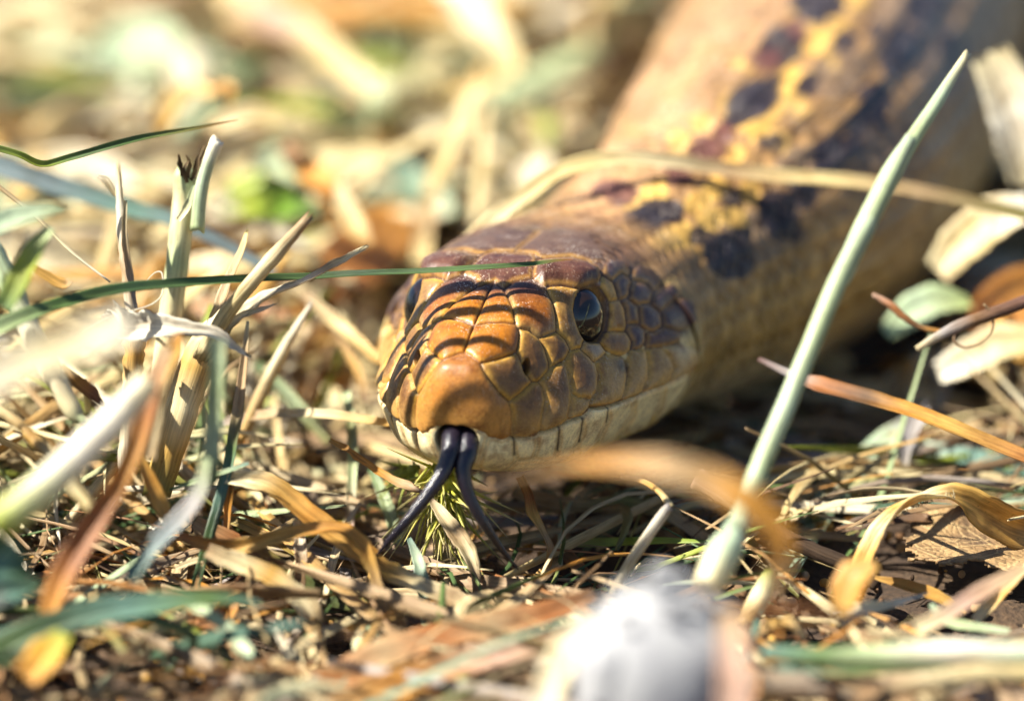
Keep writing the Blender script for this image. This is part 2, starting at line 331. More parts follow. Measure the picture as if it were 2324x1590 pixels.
OR = (.38, .130, .008); OR2 = (.30, .095, .010); TN = (.19, .088, .026); TN2 = (.19, .092, .03); DK = (.075, .038, .035); PU = (.075, .040, .045)  # TN, TN2: side plates darkened to deepen the shade on the cheek
CR = (.84, .73, .42); LB = (.31, .18, .045); GD = (.34, .20, .05); BR = (.095, .038, .024)
SC = [  # name, colour, paired (seam on the midline), outline in chart pixels
 ('rostral', (.40, .165, .03), 0, [(200, 760), (530, 757), (600, 790), (660, 850), (700, 930), (745, 985), (815, 1050), (843, 1110), (850, 1190), (838, 1262), (790, 1285), (740, 1272), (690, 1245), (650, 1213), (565, 1190), (470, 1215), (200, 1250)]),
 ('internasal', OR, 1, [(545, 752), (520, 710), (545, 650), (600, 618), (700, 597), (800, 592), (870, 605), (893, 660), (880, 730), (840, 780), (760, 810), (680, 832), (615, 795)]),
 ('nasal', TN, 0, [(672, 835), (760, 812), (840, 785), (885, 790), (900, 830), (915, 870), (945, 910), (965, 945), (900, 1010), (828, 1056), (770, 1010), (720, 930), (680, 870)]),
 ('postnasal', TN, 0, [(893, 628), (950, 640), (1010, 690), (1040, 750), (1065, 830), (1060, 880), (1020, 930), (965, 945), (925, 890), (890, 800), (885, 730)]),
 ('loreal', TN, 0, [(1010, 685), (1060, 665), (1120, 650), (1165, 690), (1185, 740), (1170, 790), (1110, 835), (1070, 855), (1060, 800), (1040, 740)]),
 ('prefrontal', OR, 1, [(545, 605), (570, 530), (600, 470), (640, 395), (680, 360), (740, 350), (790, 390), (830, 450), (860, 530), (870, 600), (800, 592), (700, 597), (600, 618)]),
 ('prefrontal_outer', OR2, 0, [(815, 405), (870, 350), (940, 338), (1000, 370), (1060, 420), (1095, 480), (1110, 560), (1105, 630), (1080, 655), (1010, 682), (950, 640), (893, 625), (870, 595), (855, 500)]),
 ('preocular', (.24, .13, .04), 0, [(1070, 415), (1075, 378), (1150, 372), (1250, 390), (1225, 450), (1215, 520), (1240, 620), (1268, 690), (1260, 735), (1200, 745), (1160, 690), (1120, 650), (1110, 560), (1095, 470)]),
 ('supraocular', BR, 0, [(985, 340), (975, 300), (1000, 255), (1060, 215), (1200, 205), (1300, 225), (1385, 310), (1350, 345), (1290, 368), (1240, 388), (1150, 370), (1075, 374), (1030, 365)]),
 ('frontal', BR, 0, [(300, 395), (640, 393), (700, 345), (740, 345), (790, 385), (870, 348), (940, 336), (972, 320), (968, 270), (985, 190), (850, 170), (300, 170)]),
 ('parietal', (.11, .058, .036), 1, [(700, 165), (985, 180), (1060, 205), (1200, 195), (1330, 235), (1380, 180), (1300, 80), (1100, 30), (700, 30)]),
 ('eye', DK, 0, [(1250, 400), (1320, 372), (1380, 390), (1420, 450), (1428, 540), (1415, 640), (1370, 705), (1310, 705), (1265, 660), (1235, 590), (1218, 510), (1228, 450)]),
 ('postocular', GD, 0, [(1385, 312), (1430, 340), (1465, 400), (1475, 455), (1432, 462), (1420, 430), (1385, 375)]),
 ('postocular', TN, 0, [(1434, 462), (1490, 455), (1515, 500), (1528, 600), (1510, 640), (1460, 638), (1418, 640), (1432, 560)]),
 ('postocular', TN, 0, [(1400, 645), (1460, 640), (1530, 650), (1560, 700), (1550, 750), (1480, 785), (1400, 745), (1372, 708)]),
 ('subocular', (.30, .24, .18), 0, [(1275, 712), (1370, 712), (1402, 760), (1380, 800), (1330, 828), (1290, 795), (1262, 750)]),
 ('supralabial', TN2, 0, [(850, 1190), (843, 1110), (832, 1062), (900, 1010), (965, 945), (1010, 950), (1035, 990), (1045, 1060), (1030, 1150), (1015, 1225), (990, 1266), (930, 1274), (842, 1268)]),
 ('supralabial', TN2, 0, [(1010, 945), (1060, 880), (1130, 837), (1165, 840), (1190, 920), (1200, 1010), (1195, 1100), (1180, 1160), (1140, 1200), (1060, 1232), (1020, 1226), (1032, 1150), (1045, 1055), (1033, 985)]),
 ('supralabial', TN2, 0, [(1170, 832), (1190, 775), (1250, 752), (1310, 780), (1345, 840), (1362, 900), (1355, 1000), (1320, 1045), (1240, 1035), (1205, 1010), (1192, 920)]),
 ('supralabial', LB, 0, [(1205, 1015), (1240, 1038), (1315, 1048), (1308, 1110), (1260, 1152), (1190, 1168), (1198, 1100)]),
 ('supralabial', LB, 0, [(1345, 832), (1400, 792), (1480, 790), (1520, 830), (1535, 900), (1525, 980), (1500, 1040), (1440, 1080), (1370, 1092), (1315, 1082), (1322, 1045), (1357, 1000), (1364, 900)]),
 ('supralabial', LB, 0, [(1530, 830), (1555, 760), (1640, 755), (1665, 830), (1660, 920), (1630, 990), (1580, 1035), (1510, 1055), (1528, 980), (1538, 900)]),
 ('supralabial', LB, 0, [(1650, 750), (1730, 740), (1800, 790), (1820, 860), (1790, 930), (1720, 985), (1640, 1005), (1632, 990), (1665, 920)]),
 ('supralabial', (.6, .48, .26), 0, [(1745, 740), (1830, 720), (1930, 770), (1950, 830), (1900, 890), (1800, 935), (1822, 860)]),
 ('mental', CR, 0, [(300, 1262), (565, 1230), (690, 1248), (700, 1290), (655, 1440), (300, 1440)]),
 ('infralabial', CR, 0, [(700, 1285), (742, 1275), (790, 1288), (845, 1270), (868, 1370), (870, 1420), (800, 1480), (700, 1485), (650, 1445)]),
 ('infralabial', CR, 0, [(865, 1275), (930, 1277), (1002, 1263), (1000, 1340), (975, 1400), (900, 1412), (873, 1370)]),
 ('infralabial', CR, 0, [(1005, 1262), (1060, 1238), (1128, 1212), (1135, 1290), (1108, 1392), (1050, 1418), (978, 1398), (1002, 1330)]),
 ('infralabial', CR, 0, [(1132, 1210), (1200, 1170), (1268, 1153), (1278, 1230), (1222, 1342), (1150, 1402), (1110, 1400), (1138, 1300)]),
 ('infralabial', CR, 0, [(1272, 1152), (1330, 1098), (1424, 1088), (1432, 1150), (1380, 1262), (1290, 1342), (1226, 1347), (1280, 1240)]),
 ('infralabial', CR, 0, [(1428, 1086), (1520, 1058), (1580, 1036), (1575, 1130), (1500, 1240), (1390, 1310), (1384, 1262), (1432, 1160)]),
 ('infralabial', CR, 0, [(1585, 1034), (1640, 1006), (1760, 970), (1740, 1080), (1640, 1190), (1510, 1250), (1580, 1130)]),
 ('infralabial', CR, 0, [(1770, 965), (1900, 895), (1960, 860), (1930, 980), (1850, 1080), (1720, 1150), (1745, 1080)]),
 ('chin', CR, 1, [(400, 1445), (650, 1447), (700, 1488), (800, 1484), (900, 1600), (400, 1650)]),
 ('chin', CR, 0, [(805, 1482), (872, 1420), (980, 1403), (1150, 1406), (1100, 1500), (905, 1600)]),
 ('temporal', PU, 0, [(1462, 335), (1500, 300), (1548, 325), (1545, 420), (1490, 452), (1472, 400)]),
 ('temporal', PU, 0, [(1550, 390), (1590, 345), (1650, 360), (1690, 410), (1665, 475), (1600, 482), (1550, 448)]),
 ('temporal', PU, 0, [(1695, 410), (1740, 375), (1800, 380), (1850, 430), (1805, 470), (1735, 525), (1680, 475)]),
 ('temporal', PU, 0, [(1605, 490), (1660, 482), (1733, 530), (1742, 610), (1690, 645), (1610, 605)]),
 ('temporal', PU, 0, [(1535, 600), (1600, 600), (1640, 640), (1645, 700), (1600, 745), (1560, 748), (1562, 700), (1533, 650)]),
 ('temporal', DK, 0, [(1497, 465), (1545, 455), (1600, 500), (1608, 595), (1533, 600), (1520, 500)]),
 ('temporal', PU, 0, [(1745, 530), (1810, 475), (1860, 440), (1920, 500), (1930, 580), (1850, 640), (1745, 610)]),
 ('temporal', BR, 0, [(1645, 660), (1690, 650), (1750, 620), (1850, 645), (1830, 715), (1740, 738), (1650, 745)]),
 ('temporal', DK, 0, [(1550, 320), (1600, 270), (1680, 290), (1740, 370), (1692, 405), (1650, 355), (1592, 340)]),
 ('temporal', DK, 0, [(1385, 300), (1430, 240), (1500, 240), (1550, 315), (1500, 295), (1462, 330), (1430, 335)]),
]
cand = (SS < 3.7)
ci = np.where(cand)[0]
qx = CX[ci].ravel(); qy = CY[ci].ravel(); qv = vis[ci].ravel()
qxl = X[ci].ravel()
def poly_sd(P, x, y):
    P = np.array(P, float); n = len(P); best = np.full(len(x), 1e9); ins = np.zeros(len(x), bool)
    for k in range(n):
        a, b = P[k], P[(k + 1) % n]; e = b - a
        t = np.clip(((x - a[0]) * e[0] + (y - a[1]) * e[1]) / (e @ e + 1e-9), 0, 1)
        dd = (x - a[0] - t * e[0]) ** 2 + (y - a[1] - t * e[1]) ** 2
        best = np.minimum(best, dd)
        c = ((a[1] > y) != (b[1] > y))
        xi = a[0] + (y - a[1]) * e[0] / (e[1] if abs(e[1]) > 1e-9 else 1e-9)
        ins ^= c & (x < xi)
    best = np.sqrt(best)
    return np.where(ins, -best, best)
b1 = np.full(len(qx), 1e9); b2 = b1.copy(); lab = np.full(len(qx), -1)
for k, (nm, c, pr, P) in enumerate(SC):
    dk = poly_sd(P, qx, qy)
    if pr: dk = np.maximum(dk, -qxl / 0.00147 )
    nb = dk < b1
    b2 = np.where(nb, b1, np.minimum(b2, dk)); lab = np.where(nb, k, lab); b1 = np.where(nb, dk, b1)
border = np.minimum((b2 - b1) * 0.5, 200)
paired = np.array([s[2] for s in SC], bool)[lab]
border = np.where(paired, np.minimum(border, qxl / 0.00147), border)
inzone = (b1 < 12) & (qv > -0.02)
shp = (len(ci), HALF + 1)
LAB = np.full((NR, HALF + 1), -1); BOR = np.zeros((NR, HALF + 1))
LAB[ci] = np.where(inzone, lab, -1).reshape(shp); BOR[ci] = np.where(inzone, border, 0).reshape(shp)
ZEDGE = np.full((NR, HALF + 1), 1e3); ZEDGE[ci] = b1.reshape(shp)

# regular scale rows everywhere else (staggered lattice; rows run round the body)
ROWS = 17.0                                               # half of the scale rows
slen = np.interp(SS, [-1, 2, 4, 8, 14, 44], [.13, .15, .20, .33, .40, .42])
tt = np.concatenate([[0], np.cumsum(np.diff(SS) / slen[:-1])])
def lattice(rowc, tc):
    """returns nearest cell ids and distance to the border, in cell units"""
    r0 = np.round(rowc); best = np.full(rowc.shape, 9.0); sec = best.copy(); rid = np.zeros_like(rowc); tid = np.zeros_like(rowc)
    for dr in (-1, 0, 1):
        r = r0 + dr; sh = (r % 2) * 0.5
        for dt in (-1, 0, 1):
            t = np.round(tc - sh) + sh + dt
            d = np.sqrt(((rowc - r) * 0.62) ** 2 + ((tc - t) * .95) ** 2) + 0.18 * np.abs(rowc - r) + .10 * np.abs(tc - t)
            nb = d < best
            sec = np.where(nb, best, np.minimum(sec, d)); rid = np.where(nb, r, rid); tid = np.where(nb, t, tid); best = np.where(nb, d, best)
    return rid, tid, (sec - best)
T2 = np.repeat(tt[:, None], HALF + 1, 1)
rid, tid, lb = lattice(q2 * ROWS, T2)
keel = np.exp(-((q2 * ROWS - rid) / 0.12) ** 2) * smooth(0.05, .25, lb) * smooth(4, 7, S2) * (rid < 11)
Hlat = 0.15 * slen[:, None] * (1 - np.exp(-lb / 0.12)) + 0.05 * slen[:, None] * keel
belly = smooth(13.0, 14.0, q2 * ROWS)
cmpx = BOR
Hs = 0.024 * (1 - np.exp(-cmpx / 7.0)) + 0.027 * (1 - np.exp(-cmpx / 45.0))
H = np.where(LAB >= 0, Hs, Hlat * (1 - belly * .7))
names = np.array([s[0] for s in SC] + ['none'])
def isn(*n): return np.isin(names[LAB], n)
H = np.where(isn('eye'), -0.10 * smooth(0, 26, BOR), H)
H = np.where(isn('infralabial', 'mental', 'chin'), H * .30, H)
H = np.where(isn('rostral'), H * .72, H)
H = np.where(isn('parietal'), H * .55, H)
H = np.where(isn('supraocular'), H + 0.05 * smooth(0, 60, BOR), H)
# nostril pit, tongue notch, lip crease
nos = np.sqrt(((CX - 930) / 22) ** 2 + ((CY - 855) / 48) ** 2)
front = (vis > 0.0) & (S2 < 3)
nosf = np.where(front, 1 - smooth(.55, 1.15, nos), 0)
H = H - 0.09 * nosf
arch = np.sqrt(((CX - 545) / 106) ** 2 + ((CY - 1300) / 100) ** 2)
archf = np.where(front & (SS < 1.2)[:, None], 1 - smooth(.90, 1.03, arch), 0)
LIPL = [(842, 1268), (930, 1273), (1012, 1240), (1060, 1232), (1140, 1201), (1190, 1166), (1260, 1151), (1312, 1090), (1370, 1092), (1440, 1079), (1510, 1053), (1580, 1034), (1640, 1004), (1760, 967), (1900, 893)]
lipd = np.full(X.shape, 1e9)
for a_, b_ in zip(LIPL[:-1], LIPL[1:]):
    ex_, ey_ = b_[0] - a_[0], b_[1] - a_[1]
    t_ = np.clip(((CX - a_[0]) * ex_ + (CY - a_[1]) * ey_) / (ex_ * ex_ + ey_ * ey_), 0, 1)
    lipd = np.minimum(lipd, np.hypot(CX - a_[0] - t_ * ex_, CY - a_[1] - t_ * ey_))
lipf = np.where(front, np.exp(-(lipd / 6.0) ** 2), 0)
H = H - .035 * lipf - np.where(isn('infralabial', 'mental') & front, .025, 0) * smooth(26, 4, lipd)
# ---------------- colours, one per scale
CA = np.array([s[1] for s in SC] + [(0, 0, 0)], float)
col = CA[LAB]
crow = np.array([.42, .30, .15])
r2 = np.random.default_rng(3)
hsh = np.abs(np.sin(rid * 12.9898 + tid * 78.233) * 43758.5453) % 1.0
hsh2 = np.abs(np.sin(rid * 39.346 + tid * 11.135) * 24634.6345) % 1.0
rr = q2 * ROWS
# body ground colour from back to belly
up_c = np.array([.34, .195, .075]); sd_c = np.array([.42, .27, .085]); be_c = np.array([.66, .56, .34])
f1 = smooth(5, 9, rid)[..., None]; f2 = smooth(10, 14, rid)[..., None]
latc = up_c * (1 - f1) + sd_c * f1; latc = latc * (1 - f2) + be_c * f2
latc = latc * (0.66 + .6 * hsh[..., None])
# crown of the head: dark brown; jaw: cream
hd = (1 - smooth(2.9, 3.8, S2))
topc = np.array([.15, .08, .045]) * (0.6 + .8 * hsh[..., None])
jawc = np.array([.66, .50, .20]) * (0.85 + .25 * hsh[..., None])
fj = smooth(4.5, 6.5, rid)[..., None]
headc = topc * (1 - fj) + jawc * fj
latc = latc * (1 - hd[..., None]) + headc * hd[..., None]
colL = np.where((LAB >= 0)[..., None], col, latc)
brd = np.where(LAB >= 0, BOR, lb * 90)
hz = lambda *p: None
def vnoise(P, f, seed=0):
    """cheap smooth value noise on points"""
    Q = P * f + seed * 17.3; i = np.floor(Q).astype(int); t = Q - i; t = t * t * (3 - 2 * t); out = 0
    for a in (0, 1):
        for b in (0, 1):
            for c in (0, 1):
                h = np.abs(np.sin((i[..., 0] + a) * 127.1 + (i[..., 1] + b) * 311.7 + (i[..., 2] + c) * 74.7) * 43758.5453) % 1.0
                out = out + h * (t[..., 0] if a else 1 - t[..., 0]) * (t[..., 1] if b else 1 - t[..., 1]) * (t[..., 2] if c else 1 - t[..., 2])
    return out
P0 = np.stack([X, S2, Z], -1)
nz = vnoise(P0, 9.0) * .5 + vnoise(P0, 22.0, 1) * .3 + vnoise(P0, 50.0, 2) * .2
def seg(cx, cy, a, b, wd):
    a = np.array(a, float); b = np.array(b, float); e = b - a
    t = np.clip(((cx - a[0]) * e[0] + (cy - a[1]) * e[1]) / (e @ e), 0, 1)
    return np.exp(-((cx - a[0] - t * e[0]) ** 2 + (cy - a[1] - t * e[1]) ** 2) / wd ** 2)
def finish(colL, side, Pw, visw):
    c = colL.copy()
    onhead = (LAB >= 0)
    c = c * (0.82 + 0.36 * nz[..., None])
    # pale amber rim of each plate, dark line in the seam
    rim = np.where(onhead, np.exp(-((brd - 13) / 9.0) ** 2), 0)
    c = c * (1 - .42 * rim[..., None]) + np.array([.60, .32, .05]) * .42 * rim[..., None]
    side_ = isn('nasal', 'postnasal', 'loreal', 'preocular', 'postocular', 'supralabial', 'subocular', 'prefrontal_outer')
    wide = np.where(side_, np.exp(-(brd / 26.0) ** 1.5), 0)[..., None]
    c = c * (1 - .62 * wide) + np.array([.52, .30, .05]) * .70 * wide
    paleseam = isn('infralabial', 'chin', 'mental', 'supralabial')
    seam = np.where(onhead, np.exp(-(brd / 3.6) ** 2) * np.where(isn('infralabial', 'mental', 'chin'), .45, .9), np.exp(-(brd / 9.0) ** 2) * .5)
    dk = np.where(paleseam[..., None], np.array([.42, .27, .10]), np.array([.07, .03, .018]))
    c = c * (1 - seam[..., None]) + dk * seam[..., None]
    # head colours: smoky tops of the snout plates with some painted shadow, bars on the lips, dark streak behind the eye
    fv = front & (S2 < 3)
    def paint(f, k, a):
        nonlocal c
        f = (np.where(fv, f, 0) * a)[..., None]; c = c * (1 - f) + np.array(k) * f
    ell = lambda x, y, rx, ry: np.exp(-(((CX - x) / rx) ** 2 + ((CY - y) / ry) ** 2) ** 1.5)
    paint(np.where(isn('prefrontal', 'prefrontal_outer'), smooth(505, 375, CY), 0), (.055, .024, .03), .9)
    paint(np.where(isn('rostral'), smooth(960, 800, CY), 0), (.24, .085, .02), .75)
    paint(np.where(isn('internasal'), smooth(790, 690, CX) * 0 + smooth(800, 880, CX), 0), (.15, .06, .025), .7)
    paint(np.where(isn('supraocular'), smooth(290, 240, CY), 0), (.30, .17, .07), .6)
    paint(np.where(isn('prefrontal_outer'), smooth(560, 660, CY) * .6 + smooth(1040, 1110, CX) * .5, 0), (.30, .21, .11), .8)
    paint(np.where(isn('rostral'), smooth(1000, 1190, CY), 0), (.50, .25, .06), .8)
    paint(np.where(isn('supralabial', 'infralabial'), 0, 0), CR, 0)
    paint(np.where(isn('supralabial'), smooth(-40, 120, (CY - (1265 - (CX - 900) * .42)) + 130), 0), (.46, .27, .085), .65)  # lip plates warmer below, leaving painted shade in their upper half
    paint(ell(1500, 850, 40, 45), (.03, .025, .03), .9)
    for a, b, wd in (((862, 1278), (864, 1372), 9), ((1136, 1214), (1122, 1345), 8), ((1276, 1158), (1252, 1295), 8), ((1428, 1095), (1415, 1180), 6), ((1525, 960), (1532, 860), 7)):
        paint(seg(CX, CY, a, b, wd), (.05, .03, .02), .92)
    paint(ell(1860, 560, 120, 130), (.07, .038, .03), .8)
    paint(lipf, (.09, .045, .025), .8)
    f = np.clip(archf + nosf * .9, 0, 1)[..., None]
    c = c * (1 - f) + np.array([.03, .014, .012]) * f
    # blotches of the neck and body (skin marks plus painted light and shade, whole scales at a time)
    if side is not None:
        bx, by, bd = project(Pw.reshape(-1, 3)); bx = bx.reshape(X.shape); by = by.reshape(X.shape)
        bodym = smooth(3.3, 4.2, S2)
        for (x, y, rx, ry, k, a) in BLOT:
            jx = (hsh - .5) * 20; jy = (hsh2 - .5) * 16
            f = ((((bx + jx - x) / rx) ** 2 + ((by + jy - y) / ry) ** 2) < 1) & (visw > -.05)
            if k in (YE, YG): f = f & (hsh2 > .12)
            f = smooth(0, 1, f * 1.0) * bodym * a
            c = c * (1 - f[..., None]) + np.array(k) * f[..., None] * (.8 + .4 * hsh[..., None])
    return np.clip(c, .004, .9)
DKB = (.022, .018, .026); RDB = (.10, .035, .032); YE = (.60, .37, .09); YG = (.60, .38, .11); PK_LIT = (.46, .28, .15); GY_SHADE = (.20, .16, .13)
def spots(pts, r, k, a): return [(1161.4 + .4997 * x, .4997 * y, r * .4997 * q, r * .4997, k, a) for x, y, q in pts]
BLOT = spots([(700, 420, 1.6), (900, 230, 1.5), (780, 560, 1.3), (560, 760, 1.3), (1050, 60, 1.6), (420, 930, 1.2)], 130, PK_LIT, .45)  # pinkish patches: sunlit left of the body painted in
BLOT += spots([(1900, 160, 1.2), (1950, 330, 1.0), (1800, 60, 1.4), (1480, 330, 1.0), (1330, 760, 1.0), (1650, 650, 1.0), (1100, 1080, 1.2)], 120, GY_SHADE, .45)  # grey patches: shade of the right flank painted in
BLOT += spots([(930, 860, 1), (850, 935, 1), (905, 1000, 1), (1015, 990, 1), (1085, 880, 1), (765, 1070, 1.3), (1000, 690, 1.1), (1065, 620, 1.1), (1130, 560, 1.1), (1180, 480, 1.1), (1235, 410, 1.1), (1270, 335, 1.1), (1330, 250, 1.1), (1400, 200, 1.2), (1430, 120, 1.2), (1500, 60, 1.2), (1560, -20, 1.2), (660, 870, 1.0)], 58, YE, .95)
BLOT += spots([(1200, 640, 1), (1300, 500, 1), (1420, 300, 1), (880, 1110, 1.4), (700, 1090, 1.2), (980, 480, 1), (860, 560, 1), (1040, 320, 1), (1230, 220, .9), (760, 660, 1), (560, 930, 1.2), (1290, 100, .9)], 55, YG, .8)
BLOT += spots([(1080, 465, 1.35), (1150, 420, 1.0), (1210, 215, 1.2), (1385, 15, 1.6), (1030, 490, .9)], 84, DKB, .96)
BLOT += spots([(890, 680, 1.9), (1140, 270, 1.4), (480, 870, 2.0), (380, 1010, 2.2), (980, 600, .9), (760, 800, 1.2), (1290, 130, 1.0)], 54, RDB, .92)
BLOT += spots([(670, 955, 2.0), (600, 985, 1.6)], 62, DKB, .95)
BLOT += spots([(1210, 965, .95), (1235, 1010, .9), (1460, 690, .95), (1440, 730, .9), (1640, 470, .8), (1655, 520, .7), (1000, 1190, 1.2), (960, 1150, .9), (1780, 200, 1), (1740, 260, .8), (1880, 20, 1.1), (2000, 230, .7), (1560, 600, .6), (1330, 880, .7)], 90, DKB, .95)
BLOT += spots([(985, 895, 1), (1180, 655, 1.2), (1350, 410, 1.3), (1370, 370, 1), (1520, 190, 1.3), (1100, 800, .8), (1650, 130, 1), (870, 1080, 1.5), (1050, 1060, 1.2)], 42, DKB, .9)
Hh = H
inward = archf * 0.30
def displaced(sign):
    x = X + NL[..., 0] * Hh; s = S2 + NL[..., 1] * Hh + inward; z = Z + NL[..., 2] * Hh
    return to_world(x * sign, s, z)
WR = displaced(1.0); WL = displaced(-1.0)
def vis_of(W):
    a = np.gradient(W, axis=0); b = np.gradient(W, axis=1); n = unit(np.cross(a, b)); v = (n * unit(CAM - W)).sum(-1); return v
vr = vis_of(WR); vl = vis_of(WL)
if np.nanmean(vr[300:500, 20:60]) < 0: vr = -vr
if np.nanmean(vl[300:500, 20:60]) < 0: vl = -vl
CRt = finish(colL, 1, WR, vr); CLt = finish(colL, -1, WL, vl)
Vb = np.concatenate([WR, WL[:, 1:HALF][:, ::-1]], 1); Cb = np.concatenate([CRt, CLt[:, 1:HALF][:, ::-1]], 1)
NA = Vb.shape[1]
idx = np.arange(NR * NA).reshape(NR, NA)
F = np.stack([idx[:-1], np.roll(idx[:-1], -1, 1), np.roll(idx[1:], -1, 1), idx[1:]], -1).reshape(-1, 4)
nvb = NR * NA
tipc = Vb[0].mean(0); endc = Vb[-1].mean(0)
j = np.arange(NA)
F3 = np.vstack([np.stack([np.full(NA, nvb), (j + 1) % NA, j], 1), np.stack([np.full(NA, nvb + 1), idx[-1, 0] + j, idx[-1, 0] + (j + 1) % NA], 1)])
VB = np.vstack([Vb.reshape(-1, 3), tipc, endc]); CB = np.vstack([Cb.reshape(-1, 3), Cb[0, 0], Cb[-1, 0]])
# winding: make the normals point outwards
a, b, c_ = VB[F[200 * NA + 20][:3]]
if np.cross(b - a, c_ - a)[2] < 0: F = F[:, ::-1]; F3 = F3[:, ::-1]

m, n, bs, out = new_mat('snake_skin')
colA = N(n, 'ShaderNodeAttribute', attribute_name='Col')
geo = N(n, 'ShaderNodeNewGeometry')
nf = N(n, 'ShaderNodeTexNoise', Scale=55.0, Detail=3.0); n.links.new(geo.outputs['Position'], nf.inputs['Vector'])
fine = ramp(n, nf.outputs[0], [(.3, .80), (.7, 1.15)])
cc = mixc(n, colA.outputs['Color'], fine, 1.0, 'MULTIPLY')
nd = N(n, 'ShaderNodeTexNoise', Scale=62.0, Detail=1.0); n.links.new(geo.outputs['Position'], nd.inputs['Vector'])
dust = ramp(n, nd.outputs[0], [(.62, 0.0), (.68, 1.0)])
npat = N(n, 'ShaderNodeTexNoise', Scale=3.2, Detail=2.0); n.links.new(geo.outputs['Position'], npat.inputs['Vector'])
dpat = ramp(n, npat.outputs[0], [(.48, 0.0), (.66, 1.0)])
sepn = N(n, 'ShaderNodeSeparateXYZ'); n.links.new(geo.outputs['True Normal'], sepn.inputs[0])
dup_ = ramp(n, sepn.outputs[2], [(.30, 0.0), (.75, 1.0)])
dm = N(n, 'ShaderNodeMath', operation='MULTIPLY'); n.links.new(dust, dm.inputs[0]); n.links.new(dpat, dm.inputs[1])
dm2 = N(n, 'ShaderNodeMath', operation='MULTIPLY'); n.links.new(dm.outputs[0], dm2.inputs[0]); n.links.new(dup_, dm2.inputs[1])
cc = mixc(n, cc, (.62, .55, .48, 1), dm2.outputs[0])
n.links.new(cc, bs.inputs['Base Color'])
bs.inputs['Roughness'].default_value = .36; bs.inputs['Specular IOR Level'].default_value = .38
bs.inputs['Coat Weight'].default_value = .10; bs.inputs['Coat Roughness'].default_value = .12
sv_ = N(n, 'ShaderNodeVectorMath', operation='MULTIPLY'); n.links.new(geo.outputs['Position'], sv_.inputs[0]); sv_.inputs[1].default_value = (60, 9, 14)
nsc = N(n, 'ShaderNodeTexNoise', Scale=1.0, Detail=3.0, Distortion=1.2); n.links.new(sv_.outputs[0], nsc.inputs['Vector'])
scr = ramp(n, nsc.outputs[0], [(.62, 0.0), (.72, .35)])
cc = mixc(n, cc, (.60, .46, .30, 1), scr)
nmt = N(n, 'ShaderNodeTexNoise', Scale=7.0, Detail=5.0, Roughness=.7); n.links.new(geo.outputs['Position'], nmt.inputs['Vector'])
cc = mixc(n, cc, ramp(n, nmt.outputs[0], [(.32, (.55, .45, .42)), (.52, (1, 1, 1)), (.72, (1.18, 1.1, .98))]), 1.0, 'MULTIPLY')
n.links.new(cc, bs.inputs['Base Color'])
nb1 = N(n, 'ShaderNodeTexNoise', Scale=26.0, Detail=4.0); n.links.new(geo.outputs['Position'], nb1.inputs['Vector'])
bp = N(n, 'ShaderNodeBump', Strength=.32, Distance=.012); n.links.new(nb1.outputs[0], bp.inputs['Height']); n.links.new(bp.outputs[0], bs.inputs['Normal'])
rr_ = ramp(n, nb1.outputs[0], [(.3, .34), (.7, .55)]); n.links.new(rr_, bs.inputs['Roughness'])
M_SKIN = m
snake = bpy.data.objects.new('snake', None); COL.objects.link(snake)
tag(snake, 'brown scaled snake facing the camera with its forked black tongue out', 'snake')
body = link('body', mesh_from('body', VB, F, F3, M_SKIN, CB), snake)

# eyes
m, n, bs, out = new_mat('snake_eye')
tc = N(n, 'ShaderNodeTexCoord'); sx = N(n, 'ShaderNodeVectorMath', operation='LENGTH')
mp = N(n, 'ShaderNodeVectorMath', operation='MULTIPLY'); mp.inputs[1].default_value = (1, 1, 0)
n.links.new(tc.outputs['Object'], mp.inputs[0]); n.links.new(mp.outputs[0], sx.inputs[0])
ic = ramp(n, sx.outputs['Value'], [(.56, (.004, .004, .005)), (.60, (.02, .01, .006)), (.72, (.012, .007, .006)), (.85, (.012, .008, .01)), (.97, (.03, .018, .02))])
n.links.new(ic, bs.inputs['Base Color']); bs.inputs['Roughness'].default_value = .04; bs.inputs['Specular IOR Level'].default_value = .8
M_EYE = m
k = np.argmin((CX - 1328) ** 2 + (CY - 545) ** 2 + 1e6 * (vis < 0.02) + 1e6 * (S2 > 3)); ki, kj = np.unravel_index(k, X.shape)
el = np.array([X[ki, kj], S2[ki, kj], Z[ki, kj]]); en = NL[ki, kj]
print('EYE local', el, en)
def uv_sphere(nu, nv):
    V = [(0, 0, 1)]
    for i in range(1, nv):
        for jx in range(nu):
            a = i / nv * math.pi; b = jx / nu * 2 * math.pi
            V.append((math.sin(a) * math.cos(b), math.sin(a) * math.sin(b), math.cos(a)))
    V.append((0, 0, -1)); V = np.array(V); F4 = []; F3 = []
    for jx in range(nu):
        F3.append((0, 1 + jx, 1 + (jx + 1) % nu)); l = 1 + (nv - 2) * nu; F3.append((len(V) - 1, l + (jx + 1) % nu, l + jx))
        for i in range(nv - 2):
            a = 1 + i * nu; F4.append((a + jx, a + nu + jx, a + nu + (jx + 1) % nu, a + (jx + 1) % nu))
    return V, F4, F3
eV, eF4, eF3 = uv_sphere(40, 26)
eme = mesh_from('eye', eV, eF4, eF3, M_EYE)
for sg in (1, -1):
    c = el - en * 0.20
    p = to_world(np.array([c[0] * sg]), np.array([c[1]]), np.array([c[2]]))[0]
    nw = unit(lat_w * en[0] * sg + BACK * (en[1] - .15) + np.array([0, 0, en[2] * .6]))
    eo = link('eye', eme, snake)
    eo.location = p; eo.rotation_euler = Vector(nw).to_track_quat('Z', 'Y').to_euler(); eo.scale = (.26, .30, .25)

